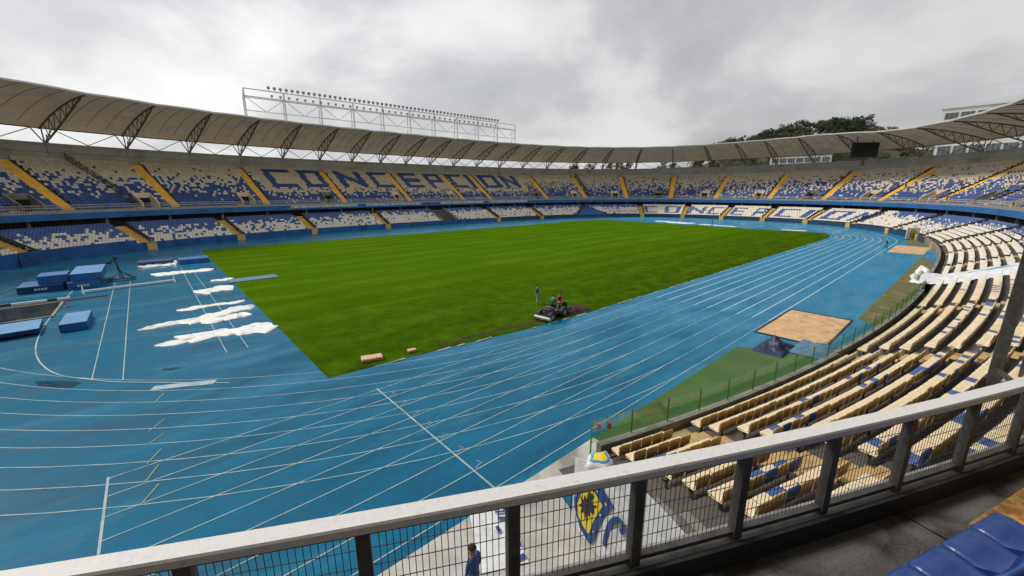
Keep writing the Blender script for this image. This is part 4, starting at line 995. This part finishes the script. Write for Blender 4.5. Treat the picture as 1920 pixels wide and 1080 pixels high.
# wooden boxes on the grass corner
def crate(label, x, y, lx, ly, h, rz):
    e = empty('ground_box', (x, y, GZ), rz); tag(e, label, 'box')
    mb = MB(); mb.box(-lx/2, lx/2, -ly/2, ly/2, 0, h); mb.build('body', 'crate_wood', e, bevel=.02)
    mb = MB(); mb.box(-lx/2+.06, lx/2-.06, -ly/2+.06, ly/2-.06, h+.001, h+.02); mb.build('lid', 'crate_wood', e)
    mb = MB(); mb.box(-lx/2-.02, lx/2+.02, -ly/2-.02, -ly/2-.001, h*.35, h*.6); mb.build('batten', 'timber', e)
crate('larger pale wooden box on the pitch corner nearest the track', 1.35, 13.7, 1.25, .75, .2, R(-18)); crate('smaller grey box lying on the grass near the pitch corner', 3.8, 13.2, .55, .4, .16, R(-14))

# ------------------------------------------------------------------ athletics equipment on the D
def matbox(label, x0, x1, y0, y1, z0, z1, top='mat_top', side='mat_blue', name='landing_mat', rz=0., mark=False):
    cx_, cy_ = (x0+x1)/2, (y0+y1)/2; e = empty(name, (cx_, cy_, z0), rz); tag(e, label, 'landing mat'); hx, hy, h = (x1-x0)/2, (y1-y0)/2, z1-z0
    mb = MB(); mb.box(-hx, hx, -hy, hy, .001, h-.04); mb.build('body', side, e, bevel=.04)
    mb = MB(); mb.box(-hx+.01, hx-.01, -hy+.01, hy-.01, h-.039, h); mb.build('cover', top, e, bevel=.03)
    if mark:
        mb = MB()
        for q in range(4): mb.box(-.45+q*.24, -.28+q*.24, -hy-.006, -hy-.002, h*.35, h*.62)
        mb.build('print', 'print_white', e)
    return e
matbox('low blue landing mat under the stacked mats, its left end', -18.9, -15.6, 53.8, 57.5, .002, .72, 'mat_blue', 'mat_navy', mark=True)
matbox('low blue landing mat under the stacked mats, its right end', -15.3, -12.9, 53.2, 57.3, .002, .78, 'mat_blue', 'mat_blue', mark=True)
matbox('square blue mat stacked on the left of the landing mats', -17.4, -15.2, 54.2, 57.0, .73, 1.62, 'mat_blue', 'mat_blue')
matbox('long pale topped blue mat stacked on the right landing mats', -15.0, -12.5, 53.6, 60.2, .80, 1.62, 'mat_top', 'mat_blue')
matbox('lone light blue foam block near the curved white line', -13.9, -12.4, 34.0, 38.0, .002, .62, 'mat_top', 'mat_blue')
matbox('large blue slab mat at the left edge before the water jump', -18.6, -15.0, 34.3, 37.6, .18, .52, 'mat_top', 'mat_navy', rz=R(4))
mb = MB(); mb.box(-18.4, -15.2, 34.5, 37.4, .005, .175); o = mb.build('slab_shadow', 'black_rubber'); tag(o, 'dark block standing for the shadow under the large blue slab mat', 'shadow block')  # dark box added to stand in for the shadow beneath the slab
matbox('navy mat by the far pitch corner with white sheet on it', -9.8, -6.0, 66.4, 69.0, .002, .62, 'mat_navy', 'mat_navy')
matbox('bright blue mat at the far left corner of the pitch', -5.4, -1.9, 65.2, 68.2, .002, .66, 'mat_blue', 'mat_blue')
matbox('flat grey blue mat lying across the pitch edge onto grass', -1.9, 3.1, 45.4, 47.6, .037, .12, 'mat_grey', 'mat_grey')
# water jump
mb = MB(); mb.box(-19.5, -14.9, 40.2, 40.4, .001, .10); mb.box(-19.5, -14.9, 46.4, 46.6, .001, .10); mb.box(-15.1, -14.9, 40.4, 46.4, .001, .10)
wj = mb.build('water_jump', 'concrete'); tag(wj, 'dark water jump pit at the left edge of the field', 'water jump')
mb = MB(); mb.add([(-19.5, 40.4, .03), (-15.1, 40.4, .03), (-15.1, 46.4, .06), (-19.5, 46.4, .06)], [(0, 1, 2, 3)]); mb.build('water', 'dark_water', wj)
bar_ = empty('jump_barrier', (-16.5, 44.3, 0)); tag(bar_, 'white and black steeplechase barrier beam over the water jump', 'barrier')
for i, (a, b, m) in enumerate(((-3.0, -1.2, 'black_rubber'), (-1.2, .9, 'tarp_white'), (.9, 1.5, 'black_rubber'), (1.5, 2.3, 'tarp_white'))):
    mb = MB(); mb.box(a+.002, b-.002, -.09, .09, .66, .84); mb.build('beam', m, bar_)
for x in (-2.6, 1.9): mb = MB(); mb.box(x-.06, x+.06, -.06, .06, .001, .66); mb.box(x-.06, x+.06, -.5, .5, .001, .06); mb.build('foot', 'steel_grey', bar_)
mb = MB(); mb.box(-19.6, -12.0, 47.0, 47.5, .001, .06); o = mb.build('drain_board', 'soil'); tag(o, 'long brown board lying beyond the water jump', 'board')
wb = empty('white_barrier', (-10.25, 50.7, 0), R(6)); tag(wb, 'long low white barrier beam lying between mats and pitch', 'barrier')
mb = MB(); mb.box(-3.8, 3.8, -.1, .1, .10, .28); mb.build('beam', 'tarp_white', wb)
for x in (-3.7, 3.7): mb = MB(); mb.box(x-.08, x+.08, -.4, .4, .001, .10); mb.box(x-.06, x+.06, .11, .2, .10, .75); mb.build('foot', 'tarp_white', wb)
# tripod stand
ts = empty('tripod_stand', (-11.2, 56.5, 0)); tag(ts, 'tall dark tripod stand with a leaning mast beside the landing mats', 'tripod')
mb = MB(); mb.bar((.15, 0, .2), (-.25, 0, 2.75), .14); mb.bar((-.1, .1, .2), (-.2, .0, 2.5), .08); mb.build('mast', 'post_steel', ts)
mb = MB(); mb.bar((-.75, 0, 2.25), (.05, 0, 2.65), .16); mb.box(-.95, -.55, -.15, .15, 2.0, 2.35); mb.box(-.4, -.1, -.15, .15, 2.65, 2.9); mb.build('head', 'mat_navy', ts)
for a in (-1.45, 1.5):
    for yy in (-.8, .7): mb = MB(); mb.bar((0, 0, 1.15), (a*.8, yy, .03), .09); mb.build('leg', 'post_steel', ts)
mb = MB(); mb.box(-1.3, 1.3, -.9, -.75, .001, .10); mb.box(-1.3, 1.3, .65, .8, .001, .10); mb.build('base', 'post_steel', ts)
# crumpled white sheets
def sheet(label, a, b, w0, w1, hgt=.22, seed=0, m='tarp_white', n=60, z0=.008):
    a = Vector(a); b = Vector(b); t = (b-a).normalized(); nr = Vector((-t.y, t.x)); mb = MB(); vs = []; fs = []; c = 17; Ls = (b-a).length
    for i in range(n+1):
        u = i/n; q = a.lerp(b, u)+nr*.5*mnoise.noise(Vector((u*3, seed, 2.)))
        base = lerp(w0, w1, u)*min(1, 9*min(u, 1-u)+.2)
        wl_ = base*(.45+.75*abs(mnoise.fractal(Vector((u*Ls*.55, seed*3.1, 0.)), .8, 2, 3))); wr_ = base*(.45+.75*abs(mnoise.fractal(Vector((u*Ls*.55, seed*1.7, 9.)), .8, 2, 3)))
        for j in range(c):
            v = j/(c-1)*2-1; p_ = q+nr*(wl_ if v < 0 else wr_)*v
            fold = abs(mnoise.fractal(Vector((u*Ls*.35, v*3.2, seed)), .8, 2, 3))
            crease = abs(mnoise.noise(Vector((u*Ls*1.6, v*4.5, seed+4))))
            z = z0+min(1, (1-abs(v))*5)*hgt*.62*(.10+.75*fold+.42*crease)
            vs.append((p_.x, p_.y, z))
    for i in range(n):
        for j in range(c-1): k_ = i*c+j; fs.append((k_, k_+c, k_+c+1, k_+1))
    mb.add(vs, fs); o = mb.build('white_sheet', m, smooth=True); tag(o, label, 'plastic sheet', 'crumpled white sheets'); return o
sheet('crumpled white sheet heaped on the navy mat by the far corner', (-9.9, 65.6), (-5.6, 66.4), .9, 2.2, .75, 1)
sheet('straight white sheet roll farthest but one on the blue D', (-8.6, 58.2), (-2.2, 57.2), 1.6, 2.0, .30, 2)
sheet('small white sheet scrap touching the grass by the flat mat', (-3.4, 48.6), (-1.2, 48.2), .7, 1.0, .3, 3)
sheet('short crumpled white sheet beside the flat grey mat', (-5.3, 42.4), (-1.9, 43.6), 1.6, 1.8, .38, 4)
sheet('thin straight white sheet roll in the middle of the D', (-7.1, 35.6), (-2.0, 35.4), .8, .6, .22, 5)
sheet('long tapering white sheet, second from the front on the D', (-9.6, 30.6), (-1.7, 32.6), .8, 1.5, .34, 6)
sheet('broad white sheet lying against the long tapering sheet', (-6.6, 31.0), (-2.4, 29.6), 1.4, .9, .32, 7)
sheet('front white sheet with a long thin tail on the D', (-8.7, 25.8), (-1.7, 25.6), .5, 1.9, .30, 8)
sheet('white sheet pile nearest the pitch edge in front', (-7.6, 27.0), (-1.5, 24.6), .7, 1.9, .36, 9)
sheet('wide white sheet on the far bend behind the pitch', (122.6, 63), (119.5, 49), 3.2, 5.0, .10, 10)
sheet('narrow white sheet trailing right on the far bend', (119.0, 47), (117.0, 35), 1.8, 2.0, .10, 11)
sheet('small white sheet near the far right pitch corner', (116.6, 24), (117.4, 18.5), 1.6, 1.6, .12, 12)
mb = MB(); mb.tube((117.2, 42, 0), (117.2, 42, 5.0), .09, 8); mb.tube((117.2, 42, 0), (117.2, 42, .06), .5, 10); o = mb.build('flag_pole', 'post_steel'); tag(o, 'thin dark pole standing on the far bend', 'pole')
# dark tarp by the sand pit
tp_ = heap('tarp_heap', 20.4, 23.4, -3.1, -1.3, 'tarp_blue', .95, 1.1, .012, 30, 20, .42, seed=4); tag(tp_, 'crumpled dark blue tarpaulin heap beside the sand pit', 'tarpaulin')
tp_ = heap('clear_sheet', 21.8, 25.2, -4.9, -3.0, 'mat_grey', .16, 1.8, .05, 26, 18, 1, seed=2); tag(tp_, 'grey plastic sheet crumpled between sand pit and parapet', 'plastic sheet')
# draped tarpaulin across the right stand + bundle + sponsor board
SBT = 352.6
mb = MB(); vs = []; fs = []
for i in range(31):
    d = -.3+9.4*i/30
    for j in range(8):
        s = SBT-2.7+5.4*j/7; zt = L0Z+LDZ*max(0, (d-L0D)/LDD)+.62+.10*math.sin(j*.9)+.16*mnoise.noise(Vector((d*1.3, j*.5, 4)))
        vs.append((*PT(s, d), zt if 0 < j < 7 else zt-.5))
for i in range(30):
    for j in range(7): k_ = i*8+j; fs.append((k_, k_+8, k_+9, k_+1))
mb.add(vs, fs); mb.m = [(1 if (9 < q//7 < 26 and 2 <= q % 7 <= 3) else 0) for q in range(len(fs))]
o = mb.build('stair_tarpaulin', ['banner_white', 'teal_print'], smooth=True); tag(o, 'long pale tarpaulin with teal print draped over a stair in the right stand', 'tarpaulin')
mb = MB(); vs = []; fs = []; x0, y0 = PT(357.0, -.5)
for i in range(17):
    for j in range(11):
        u, v = i/16, j/10; a = 2*math.pi*u; r = (1.35-.65*v)*(1+.6*mnoise.fractal(Vector((math.cos(a)*2.2, math.sin(a)*2.2, v*2)), .7, 2, 4))
        vs.append((x0+1.3*r*math.cos(a), y0+.75*r*math.sin(a), .02+1.35*v+.75*mnoise.noise(Vector((math.cos(a)*2, math.sin(a)*2, 1)))*v))
for i in range(16):
    for j in range(10): k_ = i*11+j; fs.append((k_, k_+11, k_+12, k_+1))
fs.append(tuple(i*11+10 for i in range(16)))
mb.add(vs, fs); mb.m = [1 if 9 <= (q//10) <= 13 and 1 <= q % 10 <= 5 and q < 160 else 0 for q in range(len(fs))]
o = mb.build('tarp_bundle', ['tarp_white', 'teal_print'], smooth=True); tag(o, 'white and teal bundled tarpaulin at the trackside by the right stand', 'tarpaulin')
x0, y0 = PT(409.8, -.6); x1, y1 = PT(412.8, -.35)
e = empty('sponsor_board', ((x0+x1)/2, (y0+y1)/2, 0)); a = math.atan2(y1-y0, x1-x0); e.rotation_euler = (0, 0, R(150)); tag(e, 'white trackside board with a round green and yellow emblem', 'board')
mb = MB(); mb.box(-1.7, 1.7, -.06, .06, .15, 2.5); mb.build('panel', 'banner_white', e)
for r, m, yy in ((.85, 'emblem_green', .065), (.55, 'emblem_yellow', .075), (.28, 'emblem_green', .085)):
    mb = MB(); mb.add([(r*math.cos(q*math.pi/12), yy, 1.3+r*math.sin(q*math.pi/12)) for q in range(24)]+[(r*math.cos(q*math.pi/12), -yy, 1.3+r*math.sin(q*math.pi/12)) for q in range(24)], [tuple(range(24)), tuple(range(24, 48))]); mb.build('emblem', m, e)
for x in (-1.3, 1.3): mb = MB(); mb.box(x-.05, x+.05, -.4, .4, .001, .15); mb.build('foot', 'post_steel', e)

# ------------------------------------------------------------------ hill, trees, buildings
ridge = [(221.8, 293.5, 20), (274.7, 244.9, 26), (303.6, 208.6, 28), (335.9, 153.0, 30), (343.6, 135.6, 34), (354.5, 105.8, 41), (364.2, 69.3, 48), (368.7, 43.2, 42), (370.9, 24.5, 36), (372.3, -16.9, 29), (370.8, -60, 25), (360, -120, 22)]
mb = MB(); vs = []; fs = []; n = len(ridge); m = 12
for i, (x, y, z) in enumerate(ridge):
    for j in range(m):
        t = j/(m-1); f = lerp(.62, 1.5, t); prof_ = math.sin(min(1, t/.44)*math.pi/2) if t < .44 else math.cos((t-.44)/.56*math.pi/2)
        vs.append((CAM.x+(x-CAM.x)*f, CAM.y+(y-CAM.y)*f, max(-.1, z*prof_)+2*mnoise.noise(Vector((x*.02, t*5, 0)))-.5))
for i in range(n-1):
    for j in range(m-1): k_ = i*m+j; fs.append((k_, k_+m, k_+m+1, k_+1))
mb.add(vs, fs); struct(mb.build('hill', 'hill_green', smooth=True))
def hillz(f_, i_f):
    t = (f_-.62)/.88; pf = math.sin(min(1, t/.44)*math.pi/2) if t < .44 else math.cos((t-.44)/.56*math.pi/2)
    i = int(max(0, min(n-2, math.floor(i_f)))); return lerp(ridge[i][2], ridge[i+1][2], i_f-i)*pf-.5
def tree_proto(kind, seed):
    rg = random.Random(seed); mb = MB(); H = 13+rg.random()*4
    if kind == 'pine': clumps = [(rg.gauss(0, .5+(1-t)*2.0), rg.gauss(0, .5+(1-t)*2.0), H*(.22+.78*t), .7+1.1*(1-t)) for t in [rg.random() for _ in range(26)]]
    else: clumps = [(rg.gauss(0, 2.4), rg.gauss(0, 2.4), H*(.34+.64*rg.random()**.8), .9+rg.random()*1.3) for _ in range(24)]
    for (cx_, cy_, cz_, cr) in clumps:
        for _ in range(34):
            v = Vector((rg.gauss(0, 1), rg.gauss(0, 1), rg.gauss(0, .8))); v = v/max(.3, v.length)*cr*(.5+.6*rg.random()); p_ = Vector((cx_, cy_, cz_))+v
            a = Vector((rg.gauss(0, 1), rg.gauss(0, 1), rg.gauss(0, 1))).normalized()*(.26+.30*rg.random()); b = a.cross(Vector((rg.gauss(0, 1), rg.gauss(0, 1), rg.gauss(0, 1)))).normalized()*(.20+.26*rg.random())
            mb.add([p_-a, p_+b, p_+a, p_-b], [(0, 1, 2, 3)])
    tk = MB(); tk.tube((0, 0, -1), (.1, 0, H*.55), .28, 7, .14); tk.tube((.1, 0, H*.55), (0, .1, H*.92), .14, 6, .04)
    for (cx_, cy_, cz_, cr) in clumps[:7]: tk.tube((0, 0, cz_*.72), (cx_*.8, cy_*.8, cz_), .10, 5, .03)
    return mb, tk
protos = []
for i, (kd, lf) in enumerate((('round', 'leaf_dark'), ('round', 'leaf_olive'), ('pine', 'leaf_dark'), ('pine', 'leaf_brown'), ('round', 'leaf_brown'), ('round', 'leaf_dark'))):
    a, b = tree_proto(kd, 40+i); ca_ = a.build('crown', lf); tr2 = b.build('trunk', 'bark'); protos.append((ca_.data, tr2.data, kd, lf)); bpy.data.objects.remove(ca_); bpy.data.objects.remove(tr2)
KN = {('round', 'leaf_dark'): 'dark green broad crowned tree', ('round', 'leaf_olive'): 'olive green broad crowned tree', ('pine', 'leaf_dark'): 'dark pointed conifer', ('pine', 'leaf_brown'): 'slender brown leafed tree', ('round', 'leaf_brown'): 'brown leafed broad crowned tree'}
def tree(x, y, z, pi, sc_, label):
    cd, td, kd, lf = protos[pi]; e = empty('hill_tree', (x, y, z), random.uniform(0, 6.28)); e.scale = (sc_*random.uniform(.9, 1.2),)*2+(sc_,)
    for nm, d in (('trunk', td), ('crown', cd)): o = link(bpy.data.objects.new(nm, d)); o.parent = e
    tag(e, label % KN[(kd, lf)], 'tree', 'trees along the ridge of the wooded hill')
def ridge_at(i_f, f_):
    i = int(i_f); a, b = ridge[i], ridge[i+1]; t = i_f-i; x, y = lerp(a[0], b[0], t), lerp(a[1], b[1], t)
    return CAM.x+(x-CAM.x)*f_, CAM.y+(y-CAM.y)*f_, hillz(f_, i_f)-.3
NT = 26; lastp = -1
for q in range(NT):     # trees that stand out on the skyline
    i_f = 3.75+(8.1-3.75)*q/(NT-1)+random.uniform(-.05, .05); right = i_f > 6.6
    pi = random.choice([0, 2, 5, 1, 0, 4] if not right else [3, 3, 4, 1, 3])
    tree(*ridge_at(i_f, random.uniform(.99, 1.03)), pi, random.uniform(.72, 1.05) if not right else random.uniform(.5, .72), '%s, '+ordw(q+1)+' from the left along the hill ridge')
wood_v, wood_f, wood_m = [], [], []
WM = ['leaf_dark', 'leaf_olive', 'leaf_brown', 'bark']
def wood_add(x, y, z, pi, sc_):
    cd, td, kd, lf = protos[pi]; a = random.uniform(0, 6.28); ca_, sa2 = math.cos(a)*sc_, math.sin(a)*sc_
    for d, m in ((cd, WM.index(lf)), (td, 3)):
        b0 = len(wood_v)
        for v in d.vertices: c_ = v.co; wood_v.append((x+c_.x*ca_-c_.y*sa2, y+c_.x*sa2+c_.y*ca_, z+c_.z*sc_))
        for p_ in d.polygons: wood_f.append(tuple(b0+k_ for k_ in p_.vertices)); wood_m.append(m)
for q in range(120):
    i_f = random.uniform(3.7, 8.6); right = i_f > 6.7
    wood_add(*ridge_at(i_f, random.uniform(.86, 1.0)), random.choice([0, 1, 2, 5, 0, 4] if not right else [3, 3, 4, 3, 1]), random.uniform(.62, .98) if not right else random.uniform(.5, .72))
for q in range(95):
    i_f = random.uniform(.6, 9.5); wood_add(*ridge_at(i_f, random.uniform(.66, .84)), random.choice([0, 1, 2, 5, 4]), random.uniform(.6, .95))
mb = MB(); mb.v = wood_v; mb.f = wood_f; mb.m = wood_m
o = mb.build('hillside_wood', WM); tag(o, 'mass of dark green and brown woodland covering the hill slope', 'woodland', kind='stuff')
def building(name, label, x0, y0, x1, y1, z0, z1, depth, floors, bays, rows):
    e = empty(name, (x0, y0, 0), math.atan2(y1-y0, x1-x0)); tag(e, label, 'building'); Lb = math.hypot(x1-x0, y1-y0)
    mb = MB(); mb.box(0, Lb, 0, depth, z0, z1); mb.build('wall', 'bldg_white', e)
    mb = MB(); mb.box(-.4, Lb+.4, -.4, depth+.4, z1+.001, z1+.5); mb.build('roof_slab', 'bldg_white', e)
    for (za, zb) in rows:
        for i in range(bays):
            a = .5+(Lb-1)*i/bays+.18; b = .5+(Lb-1)*(i+1)/bays-.18
            mb = MB(); mb.box(a, b, -.10, -.02, za, zb); w = mb.build('window', 'bldg_white', e)
            mb = MB(); k_ = 3
            for q in range(k_): mb.box(a+.1+(b-a-.2)*q/k_+.04, a+.1+(b-a-.2)*(q+1)/k_-.04, -.13, -.105, za+.12, zb-.12)
            mb.build('pane', 'bldg_glass', w)
building('apartment_block', 'white multi storey block with window bands rising behind the right roof', 222.2, 5.6, 222.6, -24, 0, 39.4, 14, 8, 7, [(23.0, 26.2), (28.0, 30.0), (31.6, 33.6), (35.6, 38.0)])
building('low_building', 'low white building glimpsed through the gap under the far right roof', 240.9, 67.2, 247.2, 42.3, 0, 27.0, 12, 3, 7, [(23.6, 26.0)])
